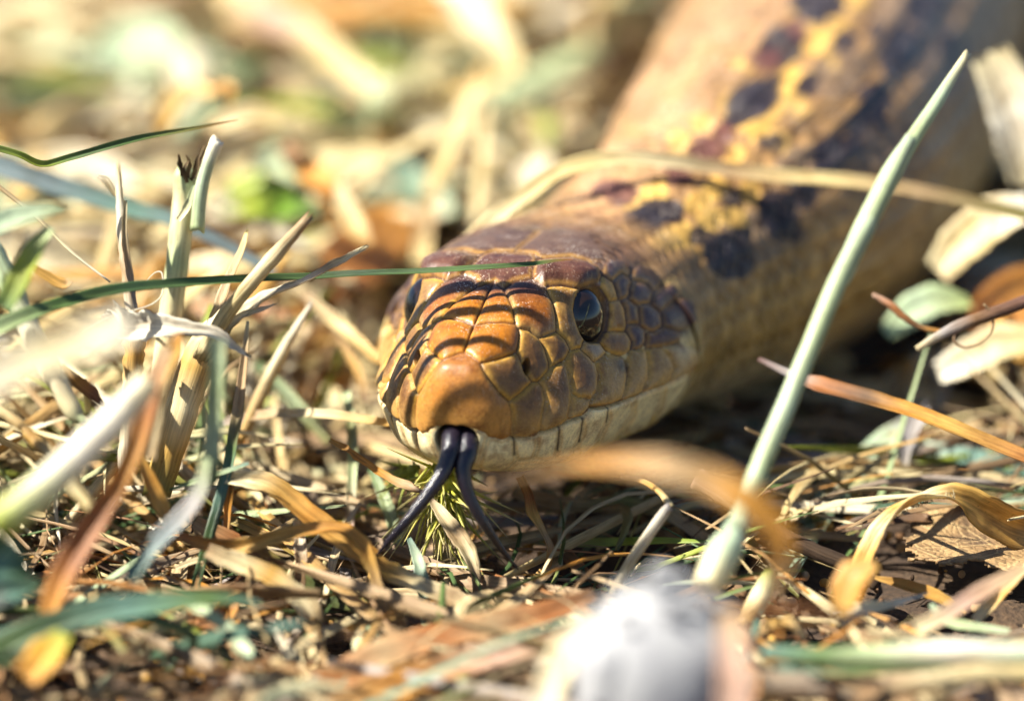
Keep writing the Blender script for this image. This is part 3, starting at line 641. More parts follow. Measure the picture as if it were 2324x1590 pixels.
# forked tongue: two tapering prongs lying side by side at the base
m, n, bs, out = new_mat('wet_tongue')
tc = N(n, 'ShaderNodeNewGeometry'); nn_ = N(n, 'ShaderNodeTexNoise', Scale=30.0, Detail=3.0); n.links.new(tc.outputs['Position'], nn_.inputs['Vector'])
n.links.new(ramp(n, nn_.outputs[0], [(.3, (.008, .007, .014)), (.7, (.02, .015, .026))]), bs.inputs['Base Color'])
bs.inputs['Roughness'].default_value = .2; bs.inputs['Specular IOR Level'].default_value = .7
nn2 = N(n, 'ShaderNodeTexNoise', Scale=70.0, Detail=2.0); n.links.new(tc.outputs['Position'], nn2.inputs['Vector'])
bp = N(n, 'ShaderNodeBump', Strength=.6, Distance=.012); n.links.new(nn2.outputs[0], bp.inputs['Height']); n.links.new(bp.outputs[0], bs.inputs['Normal'])
M_TONGUE = m
def cm(px_, d): return px_ * PXCM * d
tl = [(1040, 950, 25.2), (1028, 985, 24.70), (1020, 1030, 24.50), (1002, 1075, 24.40), (968, 1125, 24.35), (925, 1180, 24.35), (885, 1225, 24.4), (853, 1260, 24.45)]
trr = [(1066, 950, 25.2), (1064, 985, 24.74), (1060, 1030, 24.52), (1050, 1070, 24.44), (1064, 1125, 24.45), (1097, 1185, 24.5), (1134, 1240, 24.6), (1176, 1292, 24.7)]
pl = sweep([at(*p) for p in tl], [cm(w_, 24.5) for w_ in (60, 54, 44, 38, 32, 26, 18, 2)], 'tube', nseg=60, stops=('dark',), jag=0)
pr_ = sweep([at(*p) for p in trr], [cm(w_, 24.6) for w_ in (56, 52, 45, 38, 30, 25, 17, 2)], 'tube', nseg=60, stops=('dark',), jag=0)
tong = build('tongue', merge([pl, pr_]), M_TONGUE, snake)

_bx, _by, _bd = project(np.concatenate([WR[300:, ::4].reshape(-1, 3), WL[300:, ::4].reshape(-1, 3)]))
def body_depth(px, py):
    k = (np.abs(_bx - px) < 12) & (np.abs(_by - py) < 12)
    return _bd[k].min() if k.any() else None
# ------------------------------------------------------------------ the ground
def axis(lo, hi, step, far):
    a = list(np.arange(lo, hi + 1e-6, step)); s = step
    x = hi
    while x < far: s *= 1.35; x += s; a.append(x)
    x = lo; s = step
    while x > -far: s *= 1.35; x -= s; a.insert(0, x)
    return np.array(a)
gx = axis(-12, 14, 0.16, 2500); gy = axis(-9, 48, 0.19, 2500)
GX, GY = np.meshgrid(gx, gy)
P = np.stack([GX, GY, GX * 0], -1)
near = smooth(90, 40, np.hypot(GX, GY - 15))
GZ = (vnoise(P, .45) - .5) * .24 * near + (vnoise(P, 1.7, 3) - .5) * .16 * near + (vnoise(P, 4.0, 5) - .5) * .08 * near - 0.18
body_d = np.min(np.stack([np.hypot(GX - clc[i, 0], GY - clc[i, 1]) for i in range(400, 4000, 60)]), 0)
GZ -= .25 * smooth(2.6, 1.6, body_d)
idx = np.arange(GX.size).reshape(GX.shape)
Fq = np.stack([idx[:-1, :-1], idx[:-1, 1:], idx[1:, 1:], idx[1:, :-1]], -1).reshape(-1, 4)
m, n, bs, out = new_mat('dark_soil')
geo = N(n, 'ShaderNodeNewGeometry')
na = N(n, 'ShaderNodeTexNoise', Scale=1.3, Detail=8.0, Roughness=.7); n.links.new(geo.outputs['Position'], na.inputs['Vector'])
nb_ = N(n, 'ShaderNodeTexNoise', Scale=14.0, Detail=4.0); n.links.new(geo.outputs['Position'], nb_.inputs['Vector'])
c = ramp(n, na.outputs[0], [(.3, (.030, .017, .010)), (.55, (.07, .040, .02)), (.75, (.16, .10, .05))])
c = mixc(n, c, ramp(n, nb_.outputs[0], [(.3, .55), (.7, 1.25)]), 1.0, 'MULTIPLY')
n.links.new(c, bs.inputs['Base Color']); bs.inputs['Roughness'].default_value = .9
bp = N(n, 'ShaderNodeBump', Strength=.8, Distance=.06); n.links.new(nb_.outputs[0], bp.inputs['Height']); n.links.new(bp.outputs[0], bs.inputs['Normal'])
tag(link('ground', mesh_from('ground', np.stack([GX, GY, GZ], -1).reshape(-1, 3), Fq, None, m)), kind='structure')

# ------------------------------------------------------------------ blades, stalks and straws set where the photograph shows them
SEED = [100]
def blade(name, cat, label, pts, wd, d, stops, mat='s', sect='vee', roll=(0, 0), jag=.05, n=44, split=0.0, parent=None, face=None, flatten=1.0, group=None, free=False, noise=.12):
    """pts: spots of the photograph (2323 x 1590); d: distance from the lens at start ... end; wd: widths in the same pixels"""
    SEED[0] += 1
    k = len(pts)
    ds = np.interp(np.linspace(0, 1, k), np.linspace(0, 1, len(d)), d)
    if not free: ds = np.array([min(a, ground_d(p[1], .03)) for a, p in zip(ds, pts)])
    Pw = [at(p[0], p[1], a) for p, a in zip(pts, ds)]
    dm = np.interp(np.linspace(0, 1, len(wd)), np.linspace(0, 1, k), ds)
    W = [a * PXCM * b for a, b in zip(wd, dm)]
    data = sweep(Pw, W, sect, roll, n, jag, face, stops, noise, SEED[0], split=split, flatten=flatten)
    o = build(name, data, MATS[mat], parent)
    if parent is None: tag(o, label, cat, group)
    return o
def empty(name, label, cat, loc=(0, 0, 0), group=None):
    o = bpy.data.objects.new(name, None); COL.objects.link(o); tag(o, label, cat, group); return o

# --- green blades round the head
blade('grass_leaf', 'grass blade', 'long dark green grass blade lying across the top of the snake head', [(-60, 775), (60, 722), (150, 690), (260, 662), (380, 648), (540, 637), (700, 630), (830, 622), (950, 618), (1080, 610), (1200, 602), (1262, 593), (1300, 589)], [50, 42, 38, 32, 27, 23, 20, 18, 17, 16, 15, 10, 2], (23.6, 24.4, 25.05, 25.12, 25.32), ['paleg', 'green', 'dkgreen', 'green', 'dkgreen', 'green', 'green', 'rust'], 'g', 'vee', (10, 30), .03, 90)
blade('grass_leaf', 'grass blade', 'thin kinked green grass blade with a rusty tip, upper left', [(-40, 330), (40, 352), (95, 374), (150, 362), (250, 332), (330, 312), (410, 298), (480, 285), (540, 273)], [18, 17, 17, 17, 16, 15, 13, 8, 2], (25.2, 25.6, 26.2), ['green', 'ygreen', 'green', 'green', 'olive', 'rust'], 'g', 'vee', (20, -10, 20), .04, 60)
# --- tall pale green stem on the right, with its node and sheath
st = empty('grass_stalk', 'tall pale green grass stem slanting up across the snake body', 'grass stem', at(1650, 1290, 23.0))
def part(o, root): o.parent = root; o.matrix_parent_inverse = root.matrix_basis.inverted(); return o
def loose(*a, **k):
    o = blade(*a, **k)
    for q in ('label', 'category', 'group'):
        if q in o: del o[q]
    return o
bpy.context.view_layer.update()
part(loose('stem', '', '', [(1672, 1200), (1690, 1145), (1740, 1020), (1800, 880), (1900, 640), (1985, 475), (2060, 335), (2130, 225), (2192, 125)], [50, 48, 47, 46, 45, 44, 36, 30, 16], (22.9, 23.3, 24.0, 24.6), ['mint', 'mint', 'paleg', 'mint', 'paleg', (.40, .48, .30), 'mint', 'paleg', 'mint', 'bone'], 't', 'tube', n=60, jag=.025, split=.05), st)
part(loose('sheath', '', '', [(1905, 640), (1960, 520), (2020, 395), (2063, 318)], [46, 52, 46, 28], (23.75, 24.1), ['mint', 'paleg', 'mint'], 't', 'halm', roll=(20, 20), jag=.02, split=.05), st)
part(loose('node', '', '', [(1660, 1222), (1666, 1206), (1674, 1190)], [52, 60, 50], (22.85, 22.9), ['mint', (.25, .33, .22), 'mint'], 't', 'tube', n=14, jag=0), st)
part(loose('stem_base', '', '', [(1605, 1330), (1630, 1275), (1652, 1235), (1664, 1215)], [70, 84, 76, 52], (22.6, 22.85), ['bone', 'mint', 'mint'], 't', 'tube', n=24, jag=.03), st)
# --- cut stalk with a brown broken top
sk = empty('cut_stalk', 'upright cut stalk with a frayed brown top and side shoot', 'stalk', at(380, 760, 26.0))
bpy.context.view_layer.update()
part(loose('stalk', '', '', [(355, 1110), (368, 900), (385, 730), (402, 600), (415, 480), (421, 395)], [62, 58, 56, 54, 54, 52], (26.1, 26.0), ['tan', 'bone', 'bone', 'paleg', 'bone', 'paleg'], 't', 'tube', n=50, jag=.02, split=.10), sk)
part(loose('side_shoot', '', '', [(448, 520), (455, 440), (470, 380), (492, 322)], [34, 32, 30, 32], (25.9, 25.8), ['paleg', 'mint', 'mint', 'white'], 't', 'tube', n=24, jag=.02, split=.05), sk)
part(loose('torn_sheath', '', '', [(405, 500), (425, 470), (440, 420)], [14, 20, 6], (25.7, 25.7), ['bone', 'paleg'], 't', 'cup', jag=.15, n=20), sk)
for i, (a, b, c_) in enumerate((((415, 400), (408, 370), (405, 350)), ((428, 405), (430, 375), (422, 352)), ((440, 405), (446, 370), (462, 330)), ((434, 410), (445, 390), (452, 360)), ((425, 415), (418, 385), (428, 365)), ((450, 380), (462, 352), (474, 322)))):
    part(loose('frayed_fibre', '', '', [a, b, c_], [9, 10, 3], (25.9, 25.8), ['brown', 'dark', 'tan'][i % 2:], 's', 'cup', jag=.3, n=14), sk)
# --- thick golden split stalk
gs = empty('split_stalk', 'thick golden stalk splitting into three shredded straw strips', 'stalk', at(400, 1090, 25.0))
bpy.context.view_layer.update()
part(loose('stalk', '', '', [(360, 1105), (385, 1020), (415, 920), (445, 830), (478, 765), (505, 730)], [66, 74, 80, 84, 76, 50], (25.2, 25.1), ['olive', 'gold', 'bone', 'gold', 'bone', 'bone'], 't', 'tube', n=44, jag=.04, split=.15, flatten=.8), gs)
part(loose('strip', '', '', [(470, 790), (510, 720), (560, 655), (625, 580), (690, 505)], [44, 40, 36, 36, 20], (25.0, 24.6), ['bone', 'cream', 'bone', 'tan'], 's', 'halm', (30, 10), .08, 40, split=.14), gs)
part(loose('strip', '', '', [(455, 800), (490, 730), (515, 650), (550, 570), (562, 528)], [36, 34, 26, 22, 14], (25.3, 25.8), ['cream', 'tan', 'cream'], 's', 'cup', (0, 40), .08, 40, split=.1), gs)
part(loose('strip', '', '', [(478, 800), (530, 730), (600, 680), (690, 640), (760, 602), (812, 573)], [40, 42, 44, 24, 26, 12], (25.0, 24.9), ['cream', 'bone', 'white', 'tan', 'bone'], 's', 'cup', (0, 50, 10), .22, 50, split=.12), gs)
part(loose('strip', '', '', [(500, 760), (545, 720), (590, 705), (622, 692)], [16, 18, 16, 6], (24.9, 24.9), ['bone', 'white'], 's', 'cup', (0, 30), .2, 24, split=.06), gs)
# --- white shaving over the stalks
blade('straw_shaving', 'straw shaving', 'curled white papery straw shaving hooked over the upright stalks', [(262, 712), (285, 738), (330, 738), (372, 742), (430, 748), (490, 758), (530, 785), (557, 803)], [60, 70, 66, 54, 36, 28, 18, 8], (24.7, 24.5, 24.6), ['white'], 's', 'cup', (-35, -10, 10, 0), .16, 60, split=.1)
blade('straw', 'straw', 'shaggy pale straw standing below the white papery shaving', [(305, 735), (306, 790), (300, 860), (292, 950), (284, 1060)], [58, 50, 42, 38, 34], (25.0, 25.0), ['bone', 'gold', 'bone', 'white'], 's', 'halm', (0, 20), .14, 50, split=.1)
blade('straw', 'straw', 'slim white split straw left of the upright cut stalk', [(268, 390), (273, 470), (280, 560), (290, 650), (300, 760)], [12, 20, 24, 24, 22], (25.9, 25.5), ['bone', 'white', 'tan', 'white'], 's', 'halm', (0, 25), .14, 50, split=.15)
blade('straw', 'straw', 'short white curled flake at the top of the slim straw', [(222, 400), (240, 412), (262, 445)], [8, 22, 10], (25.9, 25.9), ['white', 'bone'], 's', 'cup', (0, 30), .1, 20)
blade('straw', 'straw', 'thin shadowed straw strip beside the slim white split straw', [(285, 455), (282, 540), (292, 620), (306, 700)], [8, 16, 18, 12], (25.7, 25.5), ['bone', 'tan', 'grey'], 's', 'cup', (20, 50), .15, 30)
# --- slender upright blade, straw above and green below
blade('grass_leaf', 'grass blade', 'slender upright blade turning from straw to green downwards', [(562, 728), (556, 800), (545, 900), (532, 990), (520, 1060), (500, 1140), (482, 1200), (455, 1290), (425, 1400), (372, 1535)], [6, 16, 26, 26, 26, 28, 26, 20, 22, 30], (24.9, 24.7, 24.4), ['bone', 'tan', 'tan', 'green', 'teal', 'dkgreen', 'green', 'teal', 'dkgreen'], 'g', 'vee', (15, -15, 20), .05, 80)
blade('grass_leaf', 'grass blade', 'rusty dry strip behind the slender upright blade', [(530, 1060), (521, 1120), (515, 1180), (512, 1240)], [20, 20, 16, 10], (24.9, 24.9), ['brown', 'orange', 'tan'], 's', 'vee', (0, 20), .1, 30)
blade('grass_leaf', 'grass blade', 'blurred pale green blade hanging upright in front of the golden stalk', [(497, 770), (492, 850), (486, 940), (480, 1040), (484, 1100)], [36, 38, 40, 40, 22], (22.6, 22.8), ['mint', 'paleg', 'mint', 'green'], 'g', 'cup', (0, 20), .03)
blade('grass_leaf', 'grass blade', 'small green tip crossing the slender upright blade', [(385, 1112), (450, 1090), (520, 1068), (565, 1052)], [8, 14, 12, 10], (24.4, 24.4), ['green', 'paleg', 'teal'], 'g', 'vee', (0, 20), .05, 30)
# --- foreground, left
blade('straw', 'straw', 'thick blurred straw with a greenish cut end, lower left', [(-10, 1190), (80, 1120), (170, 1040), (260, 950), (335, 868)], [84, 80, 76, 72, 62], (21.2, 21.6), ['ygreen', (.70, .70, .40), 'white', 'white', 'bone'], 't', 'tube', n=40, jag=.02, split=.05)
blade('straw', 'straw', 'broad blurred cream straw close to the lens, left edge', [(-60, 880), (60, 830), (180, 790), (300, 750)], [95, 105, 110, 100], (18.6, 19.0), ['white', 'bone', 'white'], 's', 'cup', (0, 20), .02, free=True)
blade('dry_leaf', 'dry leaf', 'blurred rust orange leaf blade standing in front of the stalks', [(115, 1395), (150, 1300), (205, 1200), (265, 1100), (310, 1010), (345, 900), (385, 790)], [50, 66, 60, 44, 40, 50, 34], (22.2, 22.6), ['orange', 'rust', 'rust', 'orange', 'rust', 'tan'], 's', 'vee', (20, -30, 25), .06, 50)
blade('dry_leaf', 'dry leaf', 'blurred folded tan leaf beside the rust orange blade', [(335, 1040), (345, 960), (352, 880), (395, 800), (410, 760)], [40, 44, 46, 40, 18], (22.9, 22.9), ['tan', 'bone', 'gold', 'orange'], 's', 'vee', (0, -30, 20), .08)
blade('dry_leaf', 'dry leaf', 'small amber leaf tip pointing down between the stalks', [(318, 1035), (340, 1090), (365, 1150), (392, 1215)], [14, 34, 40, 4], (24.1, 24.1), ['gold', 'amber', 'gold', 'rust'], 's', 'cup', (10, 30), .05, 30)
blade('grass_leaf', 'grass blade', 'broad blurred green blade across the bottom left corner', [(-30, 1500), (90, 1440), (230, 1395), (360, 1375), (500, 1360), (590, 1370)], [70, 76, 70, 56, 36, 12], (21.9, 22.3), ['green', 'dkgreen', 'teal', 'green', 'teal'], 'g', 'cup', (0, 25), .03)
blade('grass_leaf', 'grass blade', 'dark green blade arching down to the bottom edge', [(-30, 1470), (120, 1415), (280, 1398), (400, 1430), (520, 1500), (640, 1570)], [50, 46, 40, 36, 34, 30], (22.0, 22.9), ['teal', 'dkgreen', 'dkgreen', 'olive', 'dkgreen'], 'g', 'cup', (15, 35), .03)
blade('grass_leaf', 'grass blade', 'blurred grey green blade leaning over the dark soil', [(290, 1320), (350, 1240), (410, 1180), (455, 1120), (470, 1040)], [30, 40, 44, 36, 24], (22.4, 22.6), ['teal', 'blueg', 'grey', 'paleg'], 'g', 'cup', (0, 20), .03)
blade('grass_leaf', 'grass blade', 'dark blurred green leaf at the left edge', [(-40, 1240), (0, 1275), (60, 1295)], [90, 110, 60], (21.4, 21.6), ['dkgreen', 'teal', 'green'], 'g', 'cup', (0, 20), .05)
blade('grass_leaf', 'grass blade', 'blurred green leaf below the left edge leaf', [(-40, 1360), (20, 1345), (90, 1330)], [70, 80, 40], (21.6, 21.8), ['grey', 'teal', 'dkgreen'], 'g', 'cup', (0, 20), .05)
blade('dry_leaf', 'dry leaf', 'blurred yellow orange leaf in the bottom left corner', [(60, 1540), (110, 1490), (150, 1440)], [70, 90, 50], (21.3, 21.5), ['orange', (.75, .42, .05), 'ygreen'], 's', 'cup', (0, 20), .08)
blade('straw', 'straw', 'knobbly pale straw piece slanting down at the left edge', [(-20, 915), (40, 960), (85, 1005), (120, 1040), (165, 1100), (215, 1165)], [24, 24, 30, 20, 40, 34], (24.0, 23.6), ['bone', 'gold', 'bone', 'cream'], 's', 'halm', (0, 40), .15, 50, split=.1)
blade('grass_leaf', 'grass blade', 'sparkling pale green split stem at the left edge', [(-20, 560), (20, 640), (60, 730), (110, 830), (165, 930), (190, 955)], [50, 50, 52, 50, 44, 16], (24.4, 24.2), ['mint', 'paleg', 'white', 'bone', 'paleg'], 't', 'halm', (10, -10), .06, 50, split=.1)
blade('grass_leaf', 'grass blade', 'soft green blade behind the sparkling split stem', [(10, 700), (45, 640), (85, 570), (120, 520)], [40, 60, 60, 30], (23.2, 23.2), ['green', 'ygreen', 'paleg'], 'g', 'cup', (0, 30), .03)
blade('grass_leaf', 'grass blade', 'blurred mint blade at the left edge', [(-20, 520), (30, 500), (110, 480), (150, 475)], [50, 60, 40, 10], (22.8, 23.0), ['mint', 'mint', 'paleg'], 'g', 'cup', (0, 30), .03)
blade('dry_leaf', 'dry leaf', 'small folded brown dry leaf between left stalks', [(140, 830), (170, 865), (205, 895), (238, 925)], [10, 30, 34, 6], (24.6, 24.6), ['tan', 'amber', 'rust', 'brown'], 's', 'vee', (10, 30), .06, 30)
blade('dry_leaf', 'dry leaf', 'small golden husk under the long green blade', [(65, 598), (100, 625), (145, 650), (165, 640)], [8, 26, 30, 10], (26.2, 26.2), ['gold', 'gold', 'tan'], 's', 'vee', (10, 30), .06, 30)
blade('grass_leaf', 'grass blade', 'long blue grey blurred blade sloping behind the cut stalk', [(-40, 368), (60, 400), (180, 440), (300, 478), (400, 505), (520, 565), (620, 620)], [50, 50, 46, 42, 38, 30, 24], (29.0, 28.5), ['blueg', 'blueg', 'teal', 'blueg', 'blueg'], 'g', 'cup', (0, 20), .02)
blade('plant_fibre', 'fibre', 'fine straight pale fibre running down from the left edge', [(-20, 410), (80, 490), (160, 570), (250, 640)], [11, 10, 8, 4], (25.6, 25.3), ['tan', 'bone', 'white'], 's', 'tube', n=30, jag=.02)
blade('plant_fibre', 'fibre', 'hair thin white fibre looping in front of the stalk', [(130, 792), (180, 755), (240, 722), (300, 705), (345, 690), (368, 668), (370, 640), (366, 618), (350, 620), (330, 640)], [3.2, 3.2, 3.2, 3.2, 3.2, 3.2, 3.2, 3.2, 3, 2], (24.6, 25.0), ['white'], 's', 'tube', n=60, jag=0)
# --- golden leaves below the head
blade('dry_leaf', 'dry leaf', 'long golden leaf dropping from left centre to below the tongue', [(515, 1085), (560, 1092), (615, 1110), (680, 1160), (745, 1205), (800, 1235), (850, 1280), (900, 1315), (960, 1340), (1030, 1365), (1095, 1376)], [30, 50, 58, 58, 48, 58, 46, 58, 52, 54, 8], (24.7, 24.5, 24.3), ['bone', 'bone', 'gold', 'amber', 'gold', 'amber', 'gold', 'bone', 'tan', 'bone'], 's', 'vee', (0, 35, -10, 40, 10), .09, 80)
blade('dry_leaf', 'dry leaf', 'twisted amber leaf crossing over the long golden leaf', [(405, 1215), (470, 1238), (540, 1240), (620, 1222), (700, 1205), (770, 1205), (820, 1240), (848, 1290), (870, 1350), (905, 1420), (952, 1480)], [22, 34, 36, 34, 34, 42, 42, 26, 32, 44, 6], (24.2, 24.15, 24.0), ['rust', 'amber', 'gold', 'gold', 'amber', 'orange', 'gold', 'tan', 'tan', 'brown'], 's', 'vee', (10, -20, 40, -30, 30), .08, 80)
blade('dry_leaf', 'dry leaf', 'shaggy tan curled leaf arching down left of centre', [(470, 1250), (530, 1278), (590, 1302), (645, 1335), (695, 1385), (712, 1440), (712, 1505), (690, 1560)], [34, 50, 52, 54, 58, 56, 50, 34], (24.0, 23.8), ['tan', 'bone', 'gold', 'bone', 'tan', 'bone', 'gold'], 's', 'vee', (0, 30, -20), .12, 70)
blade('grass_leaf', 'grass blade', 'dark olive leaf running under the twisted amber leaf', [(440, 1185), (520, 1230), (600, 1278), (690, 1330), (780, 1370), (870, 1395), (960, 1412), (1060, 1425)], [30, 50, 56, 50, 46, 44, 38, 14], (24.8, 24.6), ['tan', 'rust', 'olive', 'dkgreen', 'olive', 'brown', 'rust'], 'g', 'cup', (0, 30), .05, 60)
blade('grass_leaf', 'grass blade', 'patchy pale green leaf standing upright below the tongue', [(928, 1220), (948, 1270), (958, 1320), (968, 1370), (978, 1420), (984, 1480)], [10, 26, 34, 30, 38, 36], (24.9, 24.4), ['teal', 'mint', 'teal', 'mint', 'paleg', 'mint'], 'g', 'cup', (0, 15, -10), .1, 50)
blade('dry_leaf', 'dry leaf', 'narrow tan leaf hanging down beneath the snake chin', [(975, 1130), (1000, 1165), (1035, 1215), (1062, 1260), (1075, 1310), (1072, 1360), (1055, 1400), (1045, 1440)], [8, 30, 42, 40, 28, 16, 40, 50], (25.2, 24.6), ['brown', 'bone', 'tan', 'bone', 'tan', 'brown', 'pink', 'tan'], 's', 'vee', (0, 20, 60, 10), .07, 60)
blade('twig', 'twig', 'knotted golden twig left of the tongue', [(748, 998), (790, 1022), (830, 1052), (880, 1085), (920, 1105), (955, 1118)], [12, 16, 18, 20, 30, 16], (25.6, 25.2), ['gold', 'amber', 'orange', 'tan', 'brown'], 's', 'cup', (0, 40), .2, 40)
blade('dry_leaf', 'dry leaf', 'curled golden leaf strip hanging right of the tongue', [(1180, 1082), (1198, 1125), (1205, 1165), (1228, 1205), (1243, 1245), (1235, 1290), (1215, 1330), (1180, 1360), (1150, 1372)], [20, 22, 30, 20, 26, 22, 14, 22, 10], (25.6, 25.0), ['amber', 'rust', 'gold', 'tan', 'amber', 'tan', 'bone', 'brown'], 's', 'vee', (0, 40, 80, 30), .07, 60)
blade('straw', 'straw', 'pale bent straw with a sharp kink right of centre', [(1370, 1395), (1400, 1325), (1450, 1245), (1500, 1172), (1521, 1148)], [16, 24, 26, 26, 22], (24.6, 24.4), ['tan', 'bone', 'white', 'grey'], 's', 'halm', (0, 10), .04, 40)
blade('straw', 'straw', 'thin straw bending back from the kinked straw to the chin', [(1521, 1150), (1500, 1120), (1465, 1095), (1410, 1080)], [18, 14, 14, 10], (24.45, 25.5), ['bone', 'gold', 'tan'], 's', 'halm', (0, 10), .04, 30)
blade('dry_leaf', 'dry leaf', 'arched orange leaf blurred in front of the jaw and tall stem base', [(1150, 1085), (1270, 1058), (1400, 1052), (1520, 1068), (1620, 1098), (1700, 1145), (1752, 1210), (1762, 1280), (1735, 1345)], [2, 14, 44, 70, 74, 68, 74, 56, 16], (19.6, 19.0, 18.9, 19.0), ['tan', 'amber', 'tan', 'orange', 'amber', 'tan'], 's', 'cup', (0, 15), .03)
blade('twig', 'twig', 'dark knobbly twig running down right behind the orange leaf tip', [(1580, 1085), (1650, 1130), (1720, 1180), (1790, 1222), (1860, 1255), (1940, 1290), (1990, 1330)], [48, 44, 40, 38, 38, 34, 26], (25.3, 24.8), ['pink', 'tan', 'brown', 'dark', 'dark', 'dark'], 'w', 'tube', jag=.07, n=60)
blade('straw', 'straw', 'blurred olive tan straw under the jaw, right of the golden strip', [(1165, 1115), (1240, 1138), (1330, 1150), (1420, 1145), (1510, 1170), (1600, 1225), (1680, 1280)], [30, 36, 38, 36, 34, 32, 30], (26.6, 26.0), ['tan', 'tan', 'olive', 'tan', 'gold'], 's', 'cup', (0, 30), .04)
blade('dry_leaf', 'dry leaf', 'broad red brown leaf across the bottom centre, blurred in front', [(640, 1610), (760, 1560), (880, 1500), (1000, 1462), (1120, 1432), (1240, 1400), (1350, 1352)], [60, 90, 96, 90, 84, 66, 30], (22.6, 23.4), ['pink', 'rust', 'tan', 'rust', 'tan', 'rust', 'brown'], 's', 'vee', (10, 30, 10), .05, 70)
blade('dry_leaf', 'dry leaf', 'pale tan blurred leaf in front of the red brown leaf', [(700, 1640), (860, 1580), (1020, 1520), (1160, 1485), (1290, 1455)], [60, 84, 76, 60, 30], (21.9, 22.4), ['tan', 'amber', 'pink', 'tan'], 's', 'cup', (0, 20), .05)
# --- stems and blades in the tangle left of and below the head
blade('straw', 'straw', 'long level tan straw running behind the slender blade to the snake lip', [(480, 968), (560, 948), (640, 940), (740, 942), (885, 962)], [20, 22, 24, 24, 22], (27.0, 26.2), ['grey', 'tan', 'bone', 'gold'], 's', 'cup', (0, 20), .04)
blade('grass_leaf', 'grass blade', 'upright olive blade with a pink base left of the chin', [(786, 890), (797, 960), (800, 1024), (798, 1100), (792, 1195)], [20, 24, 24, 22, 20], (27.2, 26.2), ['paleg', 'olive', 'paleg', 'pink'], 'g', 'cup', (0, 20), .04)
blade('grass_leaf', 'grass blade', 'blurred green blade sloping down behind the slender upright blade', [(580, 825), (640, 885), (690, 940), (742, 1004)], [20, 28, 28, 18], (28.5, 28.0), ['green', 'paleg', 'olive'], 'g', 'cup', (0, 20), .04)
blade('straw', 'straw', 'gold straw sloping down to the left cheek of the snake', [(690, 668), (750, 722), (800, 766), (862, 822)], [22, 32, 32, 24], (28.5, 27.8), ['tan', 'cream', 'gold'], 's', 'cup', (0, 20), .04)
blade('straw', 'straw', 'thin tan straw bowing down below the gold sloping straw', [(756, 745), (795, 810), (818, 863), (826, 915)], [16, 20, 20, 14], (28.4, 28.0), ['tan', 'gold', 'brown'], 's', 'cup', (0, 20), .04)
blade('straw', 'straw', 'hairy short bone straw upright behind the amber leaf', [(672, 1180), (680, 1225), (682, 1275), (674, 1360)], [14, 28, 30, 24], (24.8, 24.6), ['bone', 'white', 'tan', 'brown'], 's', 'cup', (0, 30), .15, 40)
blade('grass_leaf', 'grass blade', 'yellow olive blade under the long golden leaf', [(500, 1168), (570, 1200), (635, 1232), (700, 1275)], [18, 26, 26, 16], (25.4, 25.0), ['olive', 'gold', 'olive'], 'g', 'cup', (0, 20), .05)
blade('grass_leaf', 'grass blade', 'green blade leaning behind the left tongue fork', [(842, 1062), (872, 1130), (894, 1200), (904, 1300)], [16, 28, 30, 20], (26.6, 26.0), ['green', 'paleg', 'olive'], 'g', 'cup', (0, 20), .04)
blade('grass_leaf', 'grass blade', 'short striped green blade stub at the bottom, left of the red brown leaf', [(820, 1490), (845, 1450), (872, 1412)], [50, 54, 40], (24.0, 24.2), ['mint', 'teal', 'paleg'], 'g', 'cup', (0, 20), .04, 24)
blade('dry_leaf', 'dry leaf', 'shaded rust leaf strip falling across the dark soil', [(562, 1300), (535, 1350), (508, 1395), (470, 1458)], [24, 40, 52, 30], (24.5, 24.1), ['brown', 'rust', 'amber', 'rust'], 's', 'vee', (0, 30), .07, 40)
blade('dry_leaf', 'dry leaf', 'thin pale leaf edge curling over the dark soil on the left', [(398, 1290), (450, 1272), (520, 1275), (592, 1304), (545, 1325), (520, 1350)], [10, 16, 18, 20, 16, 8], (24.6, 24.4), ['bone', 'tan', 'bone'], 's', 'vee', (0, 50), .06, 50)
blade('twig', 'twig', 'short tan twig pointing down right over the dark soil', [(548, 1402), (590, 1426), (636, 1454)], [18, 22, 18], (24.0, 23.8), ['tan', 'bone', 'brown'], 'w', 'tube', jag=.08, n=24)
blade('straw', 'straw', 'blurred pale straw tip pointing up at the bottom left of centre', [(625, 1430), (655, 1480), (690, 1530), (725, 1590)], [8, 20, 26, 34], (23.2, 22.6), ['white', 'bone', 'gold'], 's', 'cup', (0, 20), .08)
blade('straw', 'straw', 'long pale straw slanting through the tangle beside the cut stalk', [(95, 1250), (200, 1130), (290, 1010), (350, 880)], [22, 28, 26, 16], (25.8, 25.9), ['tan', 'bone', 'white'], 't', 'tube', n=36, jag=.03, split=.05)
blade('straw', 'straw', 'bright straw strip leaning right behind the golden stalk', [(540, 1010), (590, 900), (640, 800), (700, 700)], [20, 30, 28, 12], (26.8, 26.8), ['gold', 'bone', 'white'], 's', 'halm', (0, 20), .08, 36, split=.1)
blade('grass_leaf', 'grass blade', 'soft green blade upright between the cut stalk and golden stalk', [(455, 1000), (440, 900), (450, 800), (480, 690)], [24, 34, 32, 10], (26.9, 26.9), ['green', 'paleg', 'ygreen'], 'g', 'cup', (0, 20), .04)
blade('dry_leaf', 'dry leaf', 'dark ragged flake lying behind the hairy arched leaf', [(1905, 1200), (1960, 1188), (2020, 1178), (2100, 1180)], [14, 34, 40, 30], (26.2, 26.0), ['brown', 'dark', 'brown'], 's', 'cup', (0, 30), .2, 30, split=.1)
